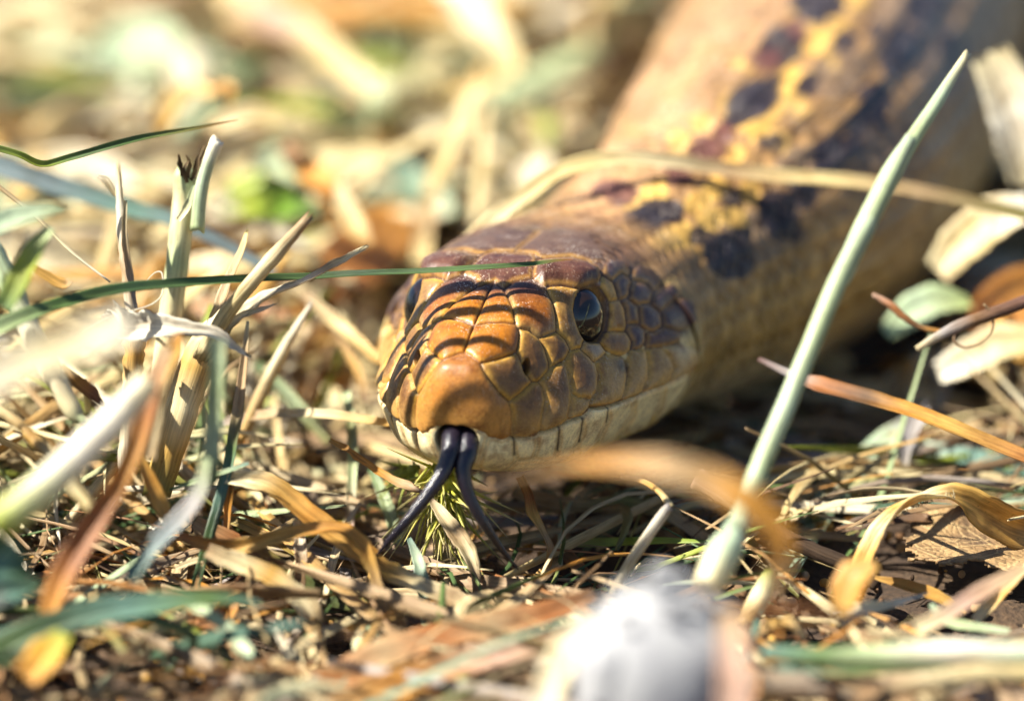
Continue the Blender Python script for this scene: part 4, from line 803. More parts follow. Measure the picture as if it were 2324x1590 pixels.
# --- right
blade('grass_leaf', 'grass blade', 'reddish dry blade slanting right behind the tall stem', [(1720, 815), (1790, 850), (1860, 880), (1960, 908), (2060, 938), (2180, 985), (2360, 1060)], [10, 20, 46, 48, 46, 46, 46], (26.6, 25.6), ['purple', 'grey', 'rust', 'brown', 'orange', 'gold', 'rust'], 's', 'vee', (20, 40), .05, 50)
blade('grass_leaf', 'grass blade', 'broad teal blade slanting up behind the dark twig', [(1770, 1330), (1830, 1230), (1890, 1140), (1960, 1060), (2030, 990), (2070, 950)], [60, 76, 72, 70, 62, 30], (27.0, 28.6), ['teal', 'mint', 'teal', 'mint', 'grey'], 'g', 'cup', (0, 20), .03)
blade('grass_leaf', 'grass blade', 'teal green blade lying flat at the right edge', [(1960, 1010), (2060, 1022), (2180, 1040), (2360, 1075)], [30, 46, 50, 46], (28.8, 27.8), ['teal', 'mint', 'teal', 'teal'], 'g', 'cup', (0, 20), .03)
blade('grass_leaf', 'grass blade', 'dull green blade in shade under the reddish blade', [(1700, 965), (1830, 1000), (1960, 1015), (2100, 1000)], [30, 46, 46, 20], (29.5, 29.5), ['dkgreen', 'green', 'dkgreen'], 'g', 'cup', (0, 30), .03)
blade('straw', 'straw', 'ragged grey straw shreds hanging at the blade end', [(2080, 940), (2060, 1000), (2050, 1060), (2048, 1118)], [50, 40, 22, 8], (27.6, 27.4), ['grey', 'grey', 'bone'], 's', 'cup', (0, 40), .25, 30, split=.2)
hl = empty('dry_leaf', 'arched golden leaf with a hairy crest, lower right', 'dry leaf', at(2100, 1140, 24.9))
bpy.context.view_layer.update()
part(loose('leaf', '', '', [(1885, 1420), (1930, 1340), (1968, 1265), (2005, 1200), (2050, 1155), (2110, 1132), (2170, 1132), (2235, 1160), (2300, 1195), (2370, 1215)], [20, 40, 50, 58, 56, 44, 60, 84, 90, 86], (24.0, 24.6, 25.2, 25.6), ['gold', 'tan', 'gold', 'bone', 'gold', 'bone', (.72, .46, .12), 'gold', 'gold', 'tan'], 's', 'vee', (-10, 25, 60, -25, -20), .04, 80), hl)
hv = []
for i in range(70):
    u_ = random.random(); bx_ = 2020 + 150 * u_; by_ = 1180 - 52 * math.sin(min(1, u_ * 1.2) * 1.5) + random.uniform(-3, 6)
    L_ = random.uniform(8, 19)
    p0 = at(bx_, by_, 25.0); p1 = at(bx_ - L_ * .25 + random.uniform(-4, 4), by_ - L_, 25.0)
    hv.append(sweep([p0, (p0 + p1) / 2 + rng.normal(0, .004, 3), p1], [.008, .006, .001], 'tube', nseg=4, stops=('bone',), jag=0, seed=i))
hm = build('leaf_hairs', merge(hv), M_STRAW); hm['kind'] = 'stuff'; part(hm, hl)
blade('dry_leaf', 'dry leaf', 'blurred golden leaf tip in front of the hairy leaf base', [(1905, 1395), (1925, 1350), (1950, 1310), (1990, 1285)], [24, 80, 90, 30], (22.2, 22.2), ['gold', 'amber', 'gold'], 's', 'cup', (0, 30), .05)
blade('dry_leaf', 'dry leaf', 'rolled golden leaf rim below the veined brown leaf', [(1985, 1310), (2040, 1325), (2100, 1345), (2150, 1370), (2190, 1392)], [8, 26, 32, 30, 10], (24.7, 24.5), ['gold', 'amber', 'gold', 'gold'], 's', 'vee', (0, 40), .08, 40)
blade('straw', 'straw', 'pale folded strip rising over the veined brown leaf', [(2215, 1410), (2255, 1370), (2300, 1325), (2360, 1270)], [26, 36, 36, 30], (24.2, 24.2), ['bone', 'gold', 'bone'], 's', 'vee', (10, 40), .06, 30)
tw = empty('twig', 'grey forked twig with a curled tendril at the right edge', 'twig', at(2130, 755, 26.4))
bpy.context.view_layer.update()
part(loose('twig', '', '', [(2080, 792), (2125, 765), (2180, 738), (2240, 716), (2360, 672)], [14, 22, 30, 30, 30], (26.4, 26.2), ['bone', 'grey', 'brown', 'purple'], 'w', 'tube', jag=.05, n=40), tw)
part(loose('side_twig', '', '', [(1980, 668), (2020, 692), (2055, 722), (2095, 744), (2135, 752)], [10, 18, 16, 12, 12], (26.6, 26.4), ['pink', 'rust', 'brown', 'amber'], 'w', 'tube', jag=.1, n=36), tw)
part(loose('tendril', '', '', [(2232, 690), (2250, 712), (2252, 745), (2228, 775), (2190, 788), (2165, 775), (2168, 755)], [5, 6, 6, 6, 6, 6, 7], (26.2, 26.3), ['tan', 'tan', 'brown'], 's', 'tube', jag=0, n=50), tw)
# --- behind the head
def arch_depth(pts):
    i = np.arange(len(pts)); b = [body_depth(*q) for q in pts]
    k = np.array([v is not None and 1240 < q[0] < 2000 for v, q in zip(b, pts)])
    f = np.polyval(np.polyfit(i[k], np.array([b[m_] for m_ in i[k]]), 1), i)
    gap = max(f[m_] - b[m_] for m_ in i[k]) + .12
    return list(np.clip(f - gap, 26.3, 28.6))
blade('straw', 'straw', 'long arched straw bowing over behind the snake head', ARCH_PTS := [(1040, 580), (1085, 535), (1140, 485), (1200, 440), (1270, 392), (1350, 368), (1440, 362), (1540, 372), (1640, 388), (1760, 402), (1900, 412), (2040, 430), (2180, 458), (2360, 500)], [40, 42, 42, 42, 40, 40, 38, 38, 38, 38, 36, 36, 36, 32], arch_depth(ARCH_PTS), ['cream', 'bone', 'cream', 'cream', 'bone', 'tan', 'cream', 'tan', 'olive'], 's', 'cup', (0, 20), .03, 70)
blade('dry_leaf', 'dry leaf', 'upright pale blade blurred behind the left side of the head', [(960, 600), (966, 520), (985, 430), (1030, 320), (1075, 220), (1100, 150)], [46, 40, 40, 42, 40, 24], (33.0, 37.0), ['cream', 'tan', 'cream', 'bone', 'gold'], 's', 'cup', (0, 20), .03)
blade('straw', 'straw', 'upright pale straw blurred behind the head centre', [(1078, 540), (1080, 440), (1092, 330), (1100, 240)], [40, 40, 38, 34], (34.5, 36.0), ['bone', 'cream', 'bone'], 's', 'cup', (0, 20), .03)
blade('dry_leaf', 'dry leaf', 'blurred cream petal like leaf left behind the head', [(770, 420), (785, 470), (810, 520), (835, 555)], [20, 46, 54, 24], (31.5, 31.0), ['bone', 'cream', 'gold'], 's', 'cup', (0, 20), .05)
blade('dry_leaf', 'dry leaf', 'blurred bright orange leaf left behind the head', [(640, 325), (680, 370), (725, 410), (748, 450), (752, 500)], [24, 60, 66, 56, 20], (33.5, 32.5), ['brown', 'orange', (.75, .33, .03), 'orange'], 's', 'cup', (0, 20), .05)
blade('grass_leaf', 'grass blade', 'blurred bright yellow green leaf behind the split straws', [(500, 480), (560, 470), (640, 478), (725, 470)], [30, 66, 64, 16], (32.5, 32.5), ['green', 'ygreen', (.22, .40, .03), 'green'], 'g', 'cup', (0, 20), .05)
blade('grass_leaf', 'grass blade', 'blurred yellow green leaf above the bright leaf', [(520, 430), (580, 420), (640, 435), (700, 455)], [30, 60, 50, 16], (33.5, 33.0), ['ygreen', (.30, .40, .03), 'green'], 'g', 'cup', (0, 20), .05)
blade('grass_leaf', 'grass blade', 'blurred pale green blade rising from the orange leaf', [(540, 480), (590, 400), (630, 330), (640, 270)], [40, 46, 44, 24], (35.5, 36.5), ['green', 'mint', 'paleg'], 'g', 'cup', (0, 20), .05)
blade('straw', 'straw', 'thick cream straw sloping down across the top left background', [(500, -30), (590, 30), (690, 85), (770, 150), (850, 215)], [70, 74, 74, 68, 54], (41.0, 38.0), ['cream', 'pink', 'cream', 'bone'], 's', 'cup', (0, 20), .03)
blade('straw', 'straw', 'thick white straw at the top centre of the frame', [(1030, -40), (1080, 40), (1130, 110), (1160, 170)], [80, 84, 80, 50], (41.0, 39.0), ['white', 'bone', 'cream'], 's', 'cup', (0, 20), .03)
blade('dry_leaf', 'dry leaf', 'folded golden straw loop blurred in the left background', [(360, 290), (400, 235), (440, 205), (480, 215), (515, 200), (508, 250)], [40, 56, 40, 36, 34, 20], (33.0, 32.0), ['gold', 'cream', 'amber', 'gold'], 's', 'cup', (0, 40), .06)
blade('dry_leaf', 'dry leaf', 'arched cream leaf blurred above the kinked green blade', [(440, 330), (500, 290), (570, 265), (640, 275), (680, 310)], [26, 50, 56, 46, 16], (33.0, 33.0), ['gold', 'bone', 'cream', 'bone'], 's', 'cup', (0, 20), .05)
blade('dry_leaf', 'dry leaf', 'white leaf lit by the sun blurred behind the head', [(1180, 430), (1215, 390), (1235, 345)], [50, 80, 40], (35.0, 36.0), ['bone', 'white', 'bone'], 's', 'cup', (0, 20), .05)
blade('grass_leaf', 'grass blade', 'broad blurred mint green leaf in the top left background', [(215, 150), (290, 120), (370, 130), (400, 180)], [70, 130, 130, 40], (45.0, 43.0), ['mint', 'mint', 'paleg'], 'g', 'cup', (0, 10), .06)
blade('straw', 'straw', 'wide cream straw blurred at the right edge beside the body', [(2245, 120), (2290, 220), (2320, 330), (2330, 420)], [90, 120, 130, 80], (30.0, 30.0), ['bone', 'white', 'bone'], 's', 'cup', (0, 20), .04)
blade('straw', 'straw', 'cream straw pile piece right of the body, below the wide straw', [(2130, 620), (2190, 560), (2260, 510), (2340, 480)], [70, 110, 120, 80], (29.8, 29.6), ['bone', 'cream', 'white'], 's', 'cup', (0, 20), .06)
blade('straw', 'straw', 'white straw slab at the right edge under the curled tendril', [(2130, 850), (2200, 820), (2270, 790), (2350, 780)], [50, 90, 100, 80], (29.2, 29.0), ['white', 'bone', 'cream'], 's', 'cup', (0, 20), .06)
blade('grass_leaf', 'grass blade', 'blurred lime green leaf behind the forked twig', [(2010, 760), (2070, 720), (2130, 690), (2200, 690)], [40, 90, 86, 30], (29.3, 29.6), ['paleg', 'mint', (.50, .58, .22)], 'g', 'cup', (0, 20), .05)
blade('straw', 'straw', 'tan blurred straw upright below the lime green leaf', [(2010, 960), (2040, 880), (2070, 820)], [46, 50, 30], (30.0, 30.0), ['olive', 'tan', 'gold'], 's', 'cup', (0, 20), .05)
# --- bottom right foreground
blade('grass_leaf', 'grass blade', 'pale green blurred straw lying along the bottom right', [(1730, 1478), (1860, 1490), (2000, 1486), (2160, 1478), (2360, 1484)], [30, 46, 50, 56, 50], (21.6, 21.3), ['teal', 'green', 'paleg', 'white', 'mint'], 't', 'halm', (0, 20), .03)
blade('straw', 'straw', 'cream blurred straw at the bottom right corner', [(2010, 1560), (2100, 1545), (2200, 1530), (2360, 1528)], [30, 40, 42, 40], (21.2, 21.2), ['tan', 'bone', 'cream'], 's', 'halm', (0, 20), .03)
blade('grass_leaf', 'grass blade', 'dull green blurred blade under the pale green straw', [(1760, 1525), (1880, 1520), (2000, 1515), (2160, 1510)], [30, 40, 36, 20], (22.0, 21.8), ['teal', 'green', 'dkgreen'], 'g', 'cup', (0, 20), .03)
blade('straw', 'straw', 'white torn shred lying before the rolled leaf rim', [(1905, 1390), (1960, 1382), (2020, 1375), (2090, 1352)], [16, 34, 30, 8], (23.6, 23.8), ['white', 'bone', 'white'], 's', 'cup', (0, 40), .25, 40, split=.1)
blade('straw', 'straw', 'pale pinkish straw blurred before the veined brown leaf', [(2080, 1430), (2150, 1395), (2230, 1345), (2330, 1290)], [36, 40, 44, 30], (22.6, 22.8), ['bone', 'pink', 'tan'], 's', 'cup', (0, 20), .05)
blade('grass_leaf', 'grass blade', 'mint shred curling at the lower right edge', [(2110, 1370), (2150, 1410), (2210, 1425), (2290, 1435)], [12, 26, 30, 20], (23.8, 23.6), ['mint', 'paleg', 'mint'], 'g', 'cup', (0, 40), .1, 30)
blade('straw', 'straw', 'short cut straw stub leaning beside the tall stem base', [(1690, 1420), (1710, 1380), (1735, 1330), (1745, 1305)], [46, 50, 46, 36], (23.9, 24.2), ['gold', 'bone', 'ygreen'], 't', 'tube', jag=.04, n=24, split=.08)
blade('dry_leaf', 'dry leaf', 'crumpled tan leaf scrap lying beside the white stone', [(1712, 1440), (1750, 1425), (1790, 1420), (1822, 1445)], [12, 30, 40, 16], (23.3, 23.4), ['tan', 'gold', 'bone'], 's', 'vee', (0, 50, 10), .25, 30)
# --- a pale stone close to the lens, with blades in front of it
m, n, bs, out = new_mat('chalky_stone')
geo = N(n, 'ShaderNodeNewGeometry'); nn_ = N(n, 'ShaderNodeTexNoise', Scale=5.0, Detail=6.0); n.links.new(geo.outputs['Position'], nn_.inputs['Vector'])
n.links.new(ramp(n, nn_.outputs[0], [(.3, (.27, .27, .285)), (.6, (.36, .36, .365))]), bs.inputs['Base Color']); bs.inputs['Roughness'].default_value = .85
bp = N(n, 'ShaderNodeBump', Strength=.25, Distance=.03); n.links.new(nn_.outputs[0], bp.inputs['Height']); n.links.new(bp.outputs[0], bs.inputs['Normal'])
M_STONE = m
sV, sF4, sF3 = uv_sphere(72, 48)
cst = at(1510, 1500, 19.7)
def lathe_stone(c, prof_, ex, seed, amp, rot):
    rows = []
    th = np.arange(72) / 72 * 2 * np.pi
    rs = (np.abs(np.cos(th)) ** ex + np.abs(np.sin(th)) ** ex) ** (-1 / ex)
    for z, r, dx in prof_:
        x = rs * np.cos(th) * r; y = rs * np.sin(th) * r * .9
        x, y = x * math.cos(rot) - y * math.sin(rot) + dx, x * math.sin(rot) + y * math.cos(rot)
        rows.append(np.stack([x, y, np.full(72, z)], 1))
    Q = np.array(rows).reshape(-1, 3)
    Q = Q * (1 + amp * (vnoise(Q + 9, 1.8, seed) - .5) * 2)[:, None] + np.array(c)
    n_ = len(prof_); ii = np.arange(n_ * 72).reshape(n_, 72)
    return Q, np.stack([ii[:-1], np.roll(ii[:-1], -1, 1), np.roll(ii[1:], -1, 1), ii[1:]], -1).reshape(-1, 4)
def profile(z0, z1, r, sh, lean):
    p = [(z, r * (1 - .05 * (z - z0) / (z1 - z0)), lean * z) for z in np.linspace(z0, z1 - sh, 14)]
    return p + [(z1 - sh + sh * math.sin(a), r * .95 * (1 - (1 - math.cos(a)) ** 1.0 * .999), lean * z1) for a in np.linspace(.1, math.pi / 2, 14)]
stone = empty('stone', 'chalky white stone with crumbs on top, blurred at the bottom', 'stone', (cst[0], cst[1], 0))
bpy.context.view_layer.update()
q_, f_ = lathe_stone((cst[0] + .02, cst[1] + .1, 0), profile(-.2, 1.86, .64, .50, -.04), 2.3, 4, .05, .25)
so_ = link('stone_body', mesh_from('stone_body', q_, f_, None, M_STONE)); part(so_, stone)
q_, f_ = lathe_stone((cst[0] - .36, cst[1] - .16, 1.52), profile(-.26, .18, .24, .22, 0), 2.2, 7, .08, .6)
so_ = link('stone_chip', mesh_from('stone_chip', q_, f_, None, M_STONE)); part(so_, stone)
cr = []
cV, cF4, cF3 = uv_sphere(7, 5)
for i in range(70):
    q = rng.normal(0, .26, 2); r_ = rng.uniform(.015, .05)
    pz = 1.84 - .8 * q[0] ** 2
    V_ = cV * r_ * np.array([rng.uniform(.8, 2.6), rng.uniform(.5, 1.2), rng.uniform(.25, .8)]) * (1 + .3 * (vnoise(cV + i, 2.0) - .5))[:, None] + np.array([cst[0] + np.clip(q[0], -.55, .55), cst[1] + .15 + np.clip(q[1], -.5, .5), pz + rng.uniform(-.06, .08)])
    cr.append((V_, np.array(cF4), np.array(cF3), np.zeros((len(V_), 3)), np.zeros((len(V_), 3))))
co = build('crumbs', merge(cr), M_STONE); co['kind'] = 'stuff'; part(co, stone)
blade('dry_leaf', 'dry leaf', 'blurred pink brown leaf strip standing before the white stone', [(1665, 1640), (1668, 1540), (1664, 1450), (1655, 1385)], [76, 74, 70, 44], (19.2, 19.4), ['pink', 'pink', 'tan'], 's', 'cup', (0, 15), .03, free=True)
blade('twig', 'twig', 'thin blurred brown stem crossing level before the white stone', [(1340, 1408), (1450, 1404), (1570, 1396), (1690, 1388), (1830, 1385), (1990, 1408)], [16, 18, 22, 24, 24, 18], (19.6, 20.6), ['brown', 'brown', 'rust', 'brown'], 'w', 'tube', n=40)
blade('straw', 'straw', 'blurred white curved straw against the left side of the stone', [(1225, 1630), (1262, 1540), (1300, 1460), (1345, 1395)], [60, 70, 66, 40], (19.8, 20.0), ['white', 'bone', 'white'], 's', 'cup', (0, 20), .03, free=True)
blade('grass_leaf', 'grass blade', 'blurred mint blade tip before the foot of the stone', [(1330, 1640), (1370, 1580), (1405, 1530)], [36, 44, 24], (20.2, 20.2), ['mint', 'paleg'], 'g', 'cup', (0, 20), .03, free=True)
# --- yellow green seed head under the chin, fuzzy seed head in the background
def seed_head(label, c0, d, length, spread, nfil, cols, wpx, down=1.0, core=.22):
    root = empty('seed_head', label, 'seed head', at(c0[0], c0[1], d)); bpy.context.view_layer.update()
    a = at(c0[0], c0[1], d); ax = unit(np.array(spread, float))
    L = length * PXCM * d
    ce = sweep([a - ax * L * .25, a, a + ax * L * .35], [L * core * .9, L * core * 2.0, L * core * .5], 'tube', nseg=20, stops=cols[:2], jag=.35, seed=5)
    part(build('head', ce, M_GREEN), root)
    fl = []
    for i in range(nfil):
        v = unit(ax + rng.normal(0, .58, 3)); s0 = a + ax * L * rng.uniform(-.25, .3) + rng.normal(0, L * core * .3, 3)
        l = L * rng.uniform(.35, 1.05); bend = rng.normal(0, .30, 3) * l + np.array([0, 0, -.12 * l * down])
        fl.append(sweep([s0, s0 + v * l * .5 + bend * .3, s0 + v * l + bend, ], [wpx * PXCM * d, wpx * .8 * PXCM * d, wpx * .15 * PXCM * d], 'tube', nseg=8, stops=cols, jag=0, seed=i))
    f = build('awns', merge(fl), M_GREEN); f['kind'] = 'stuff'; part(f, root)
seed_head('yellow green bristly seed head hanging below the snake chin', (1005, 1095), 25.5, 165, (.10, -.15, -1), 190, [(.52, .56, .04), (.58, .58, .07), (.60, .56, .16), 'bone'], 7)
seed_head('green tuft under the left corner of the snake chin', (935, 1065), 26.2, 70, (-.6, 0, -.3), 26, ['ygreen', (.45, .50, .12)], 8)
seed_head('pale fuzzy seed head with long bristles behind the head', (890, 235), 37.0, 260, (1.0, .2, .22), 70, ['paleg', 'bone', 'paleg', 'bone'], 5, 0.2, .28)
# ------------------------------------------------------------------ veined brown leaf, lower right
nx_, ny_ = 56, 40
U_, V_ = np.meshgrid(np.linspace(0, 1, nx_), np.linspace(0, 1, ny_))
la, lb_, lc, ld = at(1985, 1330, 25.1), at(2420, 1420, 24.6), at(2000, 1180, 26.6), at(2430, 1195, 26.4)
Pl = (la[None, None] * (1 - U_[..., None]) + lb_ * U_[..., None]) * (1 - V_[..., None]) + (lc * (1 - U_[..., None]) + ld * U_[..., None]) * V_[..., None]
Pl[..., 2] += .10 * np.sin(U_ * 5) * V_ + .22 * (V_ - .5) ** 2 + .06 * (vnoise(np.stack([U_ * 6, V_ * 5, U_ * 0], -1), 1.0) - .5)
Pl[..., 2] = np.maximum(Pl[..., 2] + .12, .30)
edge = .14 + .10 * (vnoise(np.stack([V_ * 9, U_ * 0, U_ * 0], -1), 1.0) - .3) + .08 * (vnoise(np.stack([V_ * 26, U_ * 0, U_ * 0], -1), 1.0, 3) - .5)
low = .06 + .10 * vnoise(np.stack([U_ * 12, U_ * 0, U_ * 0], -1), 1.0, 6)
keep = (U_ > edge) & (V_ > low) & ~((np.hypot((U_ - .52) * 2.2, V_ - .12) < .11))
ids = np.arange(nx_ * ny_).reshape(ny_, nx_)
fk = keep[:-1, :-1] & keep[1:, 1:] & keep[1:, :-1] & keep[:-1, 1:]
Fl = np.stack([ids[:-1, :-1], ids[:-1, 1:], ids[1:, 1:], ids[1:, :-1]], -1)[fk]
m, n, bs, out = new_mat('veined_dry_leaf')
geo = N(n, 'ShaderNodeNewGeometry')
vo = N(n, 'ShaderNodeTexVoronoi', feature='DISTANCE_TO_EDGE', Scale=4.2); nn_ = N(n, 'ShaderNodeTexNoise', Scale=3.0, Detail=6.0)
n.links.new(geo.outputs['Position'], vo.inputs['Vector']); n.links.new(geo.outputs['Position'], nn_.inputs['Vector'])
vo2 = N(n, 'ShaderNodeTexVoronoi', feature='DISTANCE_TO_EDGE', Scale=14.0); n.links.new(geo.outputs['Position'], vo2.inputs['Vector'])
c = ramp(n, nn_.outputs[0], [(.3, (.10, .058, .028)), (.5, (.24, .145, .06)), (.7, (.38, .25, .11))])
c = mixc(n, (.50, .35, .16, 1), c, ramp(n, vo.outputs['Distance'], [(.0, .35), (.05, 1.0)]))
n.links.new(c, bs.inputs['Base Color']); bs.inputs['Roughness'].default_value = .7
ad = N(n, 'ShaderNodeMath', operation='MULTIPLY_ADD'); n.links.new(vo.outputs['Distance'], ad.inputs[0]); ad.inputs[1].default_value = -1.0; n.links.new(vo2.outputs['Distance'], ad.inputs[2])
bp = N(n, 'ShaderNodeBump', Strength=.7, Distance=.05); n.links.new(ad.outputs[0], bp.inputs['Height']); n.links.new(bp.outputs[0], bs.inputs['Normal'])
lo = link('dry_leaf', mesh_from('dry_leaf', Pl.reshape(-1, 3), Fl, None, m))
sd_ = lo.modifiers.new('thickness', 'SOLIDIFY'); sd_.thickness = .025; sd_.offset = 0
tag(lo, 'flat torn brown leaf with fine veins lying at the lower right edge', 'dry leaf')

# ------------------------------------------------------------------ loose litter
SNAKE = np.array([(835, 1100), (845, 620), (930, 545), (1230, 430), (1290, 400), (1460, 200), (1560, -40), (2400, -40), (2290, 232), (2170, 420), (2100, 590), (1960, 750), (1660, 975), (1300, 1090), (1150, 1320), (850, 1280)], float)
def in_poly(P, x, y): return poly_sd(P, np.atleast_1d(x), np.atleast_1d(y)) < 0
def clear(Pw, extra=True):
    x, y, d = project(np.asarray(Pw))
    if in_poly(SNAKE, x, y).any(): return False
    q = np.asarray(Pw)
    for p in q:
        dd = np.hypot(clc[::50, 0] - p[0], clc[::50, 1] - p[1]).min()
        if p[1] > 2 and dd < 2.6: return False
        if dd < 1.7 and p[2] > .7: return False
    return True
def loose_path(x, y, z, L, yaw, pitch, curl, k=5):
    h = np.array([math.cos(yaw) * math.cos(pitch), math.sin(yaw) * math.cos(pitch), math.sin(pitch)]); sd = np.array([-math.sin(yaw), math.cos(yaw), 0])
    t = np.linspace(-.5, .5, k)[:, None]
    P = np.array([x, y, z]) + h * t * L + sd * (t ** 2) * curl * L + np.array([0, 0, 1]) * (-(t ** 2)) * abs(curl) * L * .8
    P[:, 2] = np.maximum(P[:, 2], .03)
    return P
STRAW_SETS = [['bone', 'cream'], ['cream', 'gold', 'cream'], ['white', 'bone'], ['tan', 'cream'], ['gold', 'amber', 'tan'], ['bone', 'tan'], ['cream', 'bone', 'white']]
GREEN_SETS = [['mint', 'paleg'], ['mint', 'paleg'], ['paleg', 'ygreen', 'green'], ['teal', 'mint'], ['mint', 'bone']]
BROWN_SETS = [['brown', 'tan'], ['rust', 'amber'], ['amber', 'orange', 'tan'], ['brown', 'dark'], ['tan', 'rust']]
COLW = {('bone', 'cream'): 'cream', ('cream', 'gold', 'cream'): 'golden cream', ('white', 'bone'): 'white', ('tan', 'cream'): 'tan', ('gold', 'amber', 'tan'): 'golden', ('bone', 'tan'): 'pale tan', ('cream', 'bone', 'white'): 'whitish',
        ('mint', 'paleg'): 'mint green', ('green', 'paleg'): 'mid green', ('paleg', 'ygreen', 'green'): 'yellow green', ('teal', 'mint'): 'teal green', ('mint', 'bone'): 'washed out green',
        ('brown', 'tan'): 'brown', ('rust', 'amber'): 'rust red', ('amber', 'orange', 'tan'): 'orange', ('brown', 'dark'): 'dark brown', ('tan', 'rust'): 'tan rust'}
USED = {}
def describe(P, w_, st_, noun):
    x, y, d = project(P); cx, cy = x.mean(), y.mean()
    wp = w_ / d.mean() / PXCM
    size = 'broad' if wp > 85 else 'thin' if wp < 48 else 'stout'
    dx, dy = x[-1] - x[0], y[-1] - y[0]; ln = math.hypot(dx, dy)
    ang = math.degrees(math.atan2(-dy, dx)) % 180
    pose = 'pointing at the lens' if ln < wp * 1.6 else 'lying level' if ang < 20 or ang > 160 else 'standing upright' if 65 < ang < 115 else 'rising to the right' if ang < 90 else 'falling to the right'
    if cx > 1900: place = 'right of the snake body' if cy > 300 else 'in the top right corner'
    elif cx > 1250: place = 'above the snake body'
    elif cy < 190: place = ('in the top left corner', 'along the top, left of centre', 'at the top centre')[min(2, max(0, int(cx / 420)))]
    elif cy < 420: place = ('at the left edge above the kinked green blade', 'above the cut stalk', 'above the snake head')[min(2, max(0, int(cx / 420)))]
    elif cy < 760: place = ('left of the cut stalk', 'between the cut stalk and the snake head', 'beside the snake head')[min(2, max(0, int(cx / 420)))]
    else: place = 'in the litter left of the snake head' if cx < 1000 else 'right of the snake jaw'
    s = 'blurred %s %s %s %s %s' % (COLW[tuple(st_)], size, noun, pose, place)
    return ' '.join(s.split()[:16])
def scatter(count, yr, name, cat, label, group, sets, mat, wr, lr, zr, pr, xpad=1.0, sect=('cup', 'vee', 'halm')):
    made = 0; tries = 0
    while made < count and tries < count * 40:
        tries += 1
        y = yr[0] + (yr[1] - yr[0]) * rng.random() ** 1.0
        hw = (y + 24.15) * .19 + xpad; x = rng.uniform(-hw, hw)
        k = (y + 24) / 40.0
        L = rng.uniform(*lr); P = loose_path(x, y, rng.uniform(*zr), L, rng.uniform(0, 2 * math.pi), rng.uniform(*pr), rng.normal(0, .35))
        if not clear(P): continue
        px_, py_, d_ = project(P)
        if (px_.max() < 0 or px_.min() > 2323 or py_.max() < 0 or py_.min() > 1590): continue
        w_ = rng.uniform(*wr); st_ = sets[rng.integers(len(sets))]
        data = sweep(P, [w_ * .5, w_, w_, w_ * .9, w_ * .3], sect[rng.integers(len(sect))], (rng.uniform(-40, 40), rng.uniform(-60, 60)), 14, .06, None, st_, .15, int(rng.integers(1e6)), split=.08)
        lb_ = describe(P, w_, st_, cat)
        if lb_ in USED: continue
        USED[lb_] = 1
        tag(build(name, data, mat), lb_, cat, group); made += 1
scatter(70, (5, 20), 'straw', 'straw', 'blurred cream straw lying in the litter behind the snake head', 'cream straws behind the snake head', STRAW_SETS, M_STRAW, (.14, .42), (1.6, 5.0), (.25, 2.0), (-.35, .5))
scatter(70, (20, 42), 'straw', 'straw', 'strongly blurred pale straw in the far litter at the top', 'pale straws in the far litter', STRAW_SETS, M_STRAW, (.25, .75), (3.0, 8.0), (.3, 2.4), (-.3, .5))
scatter(28, (8, 42), 'grass_leaf', 'grass blade', 'blurred green blade among the background straw', 'green blades in the background straw', GREEN_SETS, M_GREEN, (.2, .5), (2.0, 5.0), (.2, 1.6), (-.2, .5))
scatter(34, (4, 36), 'dry_leaf', 'dry leaf', 'blurred brown or amber dry leaf in the background litter', 'brown leaves in the background litter', BROWN_SETS, M_STRAW, (.3, .9), (1.2, 3.5), (.1, 1.2), (-.4, .4), sect=('cup', 'flat'))

def litter(name, count, yr, sets, mat, wr, lr, zr, pr, nseg=7, xpad=1.5, dens=1.0, zmax_near=None, keepout=True, xlim=None):
    parts = []; tries = 0
    while len(parts) < count and tries < count * 20:
        tries += 1
        y = yr[0] + (yr[1] - yr[0]) * rng.random() ** dens
        hw = (y + 24.15) * .19 + xpad; x = rng.uniform(-hw, hw) if xlim is None else rng.uniform(max(-hw, xlim[0]), xlim[1])
        L = rng.uniform(*lr); P = loose_path(x, y, rng.uniform(*zr), L, rng.uniform(0, 6.283), rng.uniform(*pr), rng.normal(0, .4), 4)
        if keepout:
            qx_, qy_, qd_ = project(catmull(P, 14))
            if ((qx_ > 1990) & (qy_ > 1190) & (qy_ < 1390) & (qd_ < 27)).any(): continue
            dd = np.hypot(clc[::80, 0] - x, clc[::80, 1] - y).min()
            if y > 6.5 and dd < 2.1: continue
            if y > 2.5 and dd < 1.8 and P[:, 2].max() > .3: continue
            if y <= 2.5 and dd < 1.6 and P[:, 2].max() > .7: continue
            if P[:, 2].max() > .35 and not clear(P): continue
        w_ = rng.uniform(*wr); st_ = sets[rng.integers(len(sets))]
        parts.append(sweep(P, [w_ * .5, w_, w_ * .9, w_ * .3], 'lite', (rng.uniform(-60, 60), rng.uniform(-60, 60)), nseg, .05, None, st_, .15, int(rng.integers(1e6)), split=.04))
    o = build(name, merge(parts), mat); o['kind'] = 'stuff'
    return o
SECT['lite'] = np.array([(-1, .42), (0, 0), (1, .42), (1, .30), (0, -.14), (-1, .30)], float)
litter('dry_grass_litter', 230, (-4.5, 4.5), [['tan', 'brown'], ['brown', 'tan'], ['tan', 'bone'], ['gold', 'tan'], ['brown', 'dark'], ['bone', 'tan'], ['grey', 'tan'], ['tan', 'rust']], M_STRAW, (.05, .19), (1.6, 5.5), (.02, .50), (-.2, .25))
litter('long_straw_tangle', 130, (.2, 6), [['bone', 'cream'], ['cream', 'tan'], ['white', 'bone'], ['gold', 'bone'], ['tan', 'cream']], M_STRAW, (.03, .11), (2.0, 5.5), (.15, .75), (-.25, .35), nseg=10)
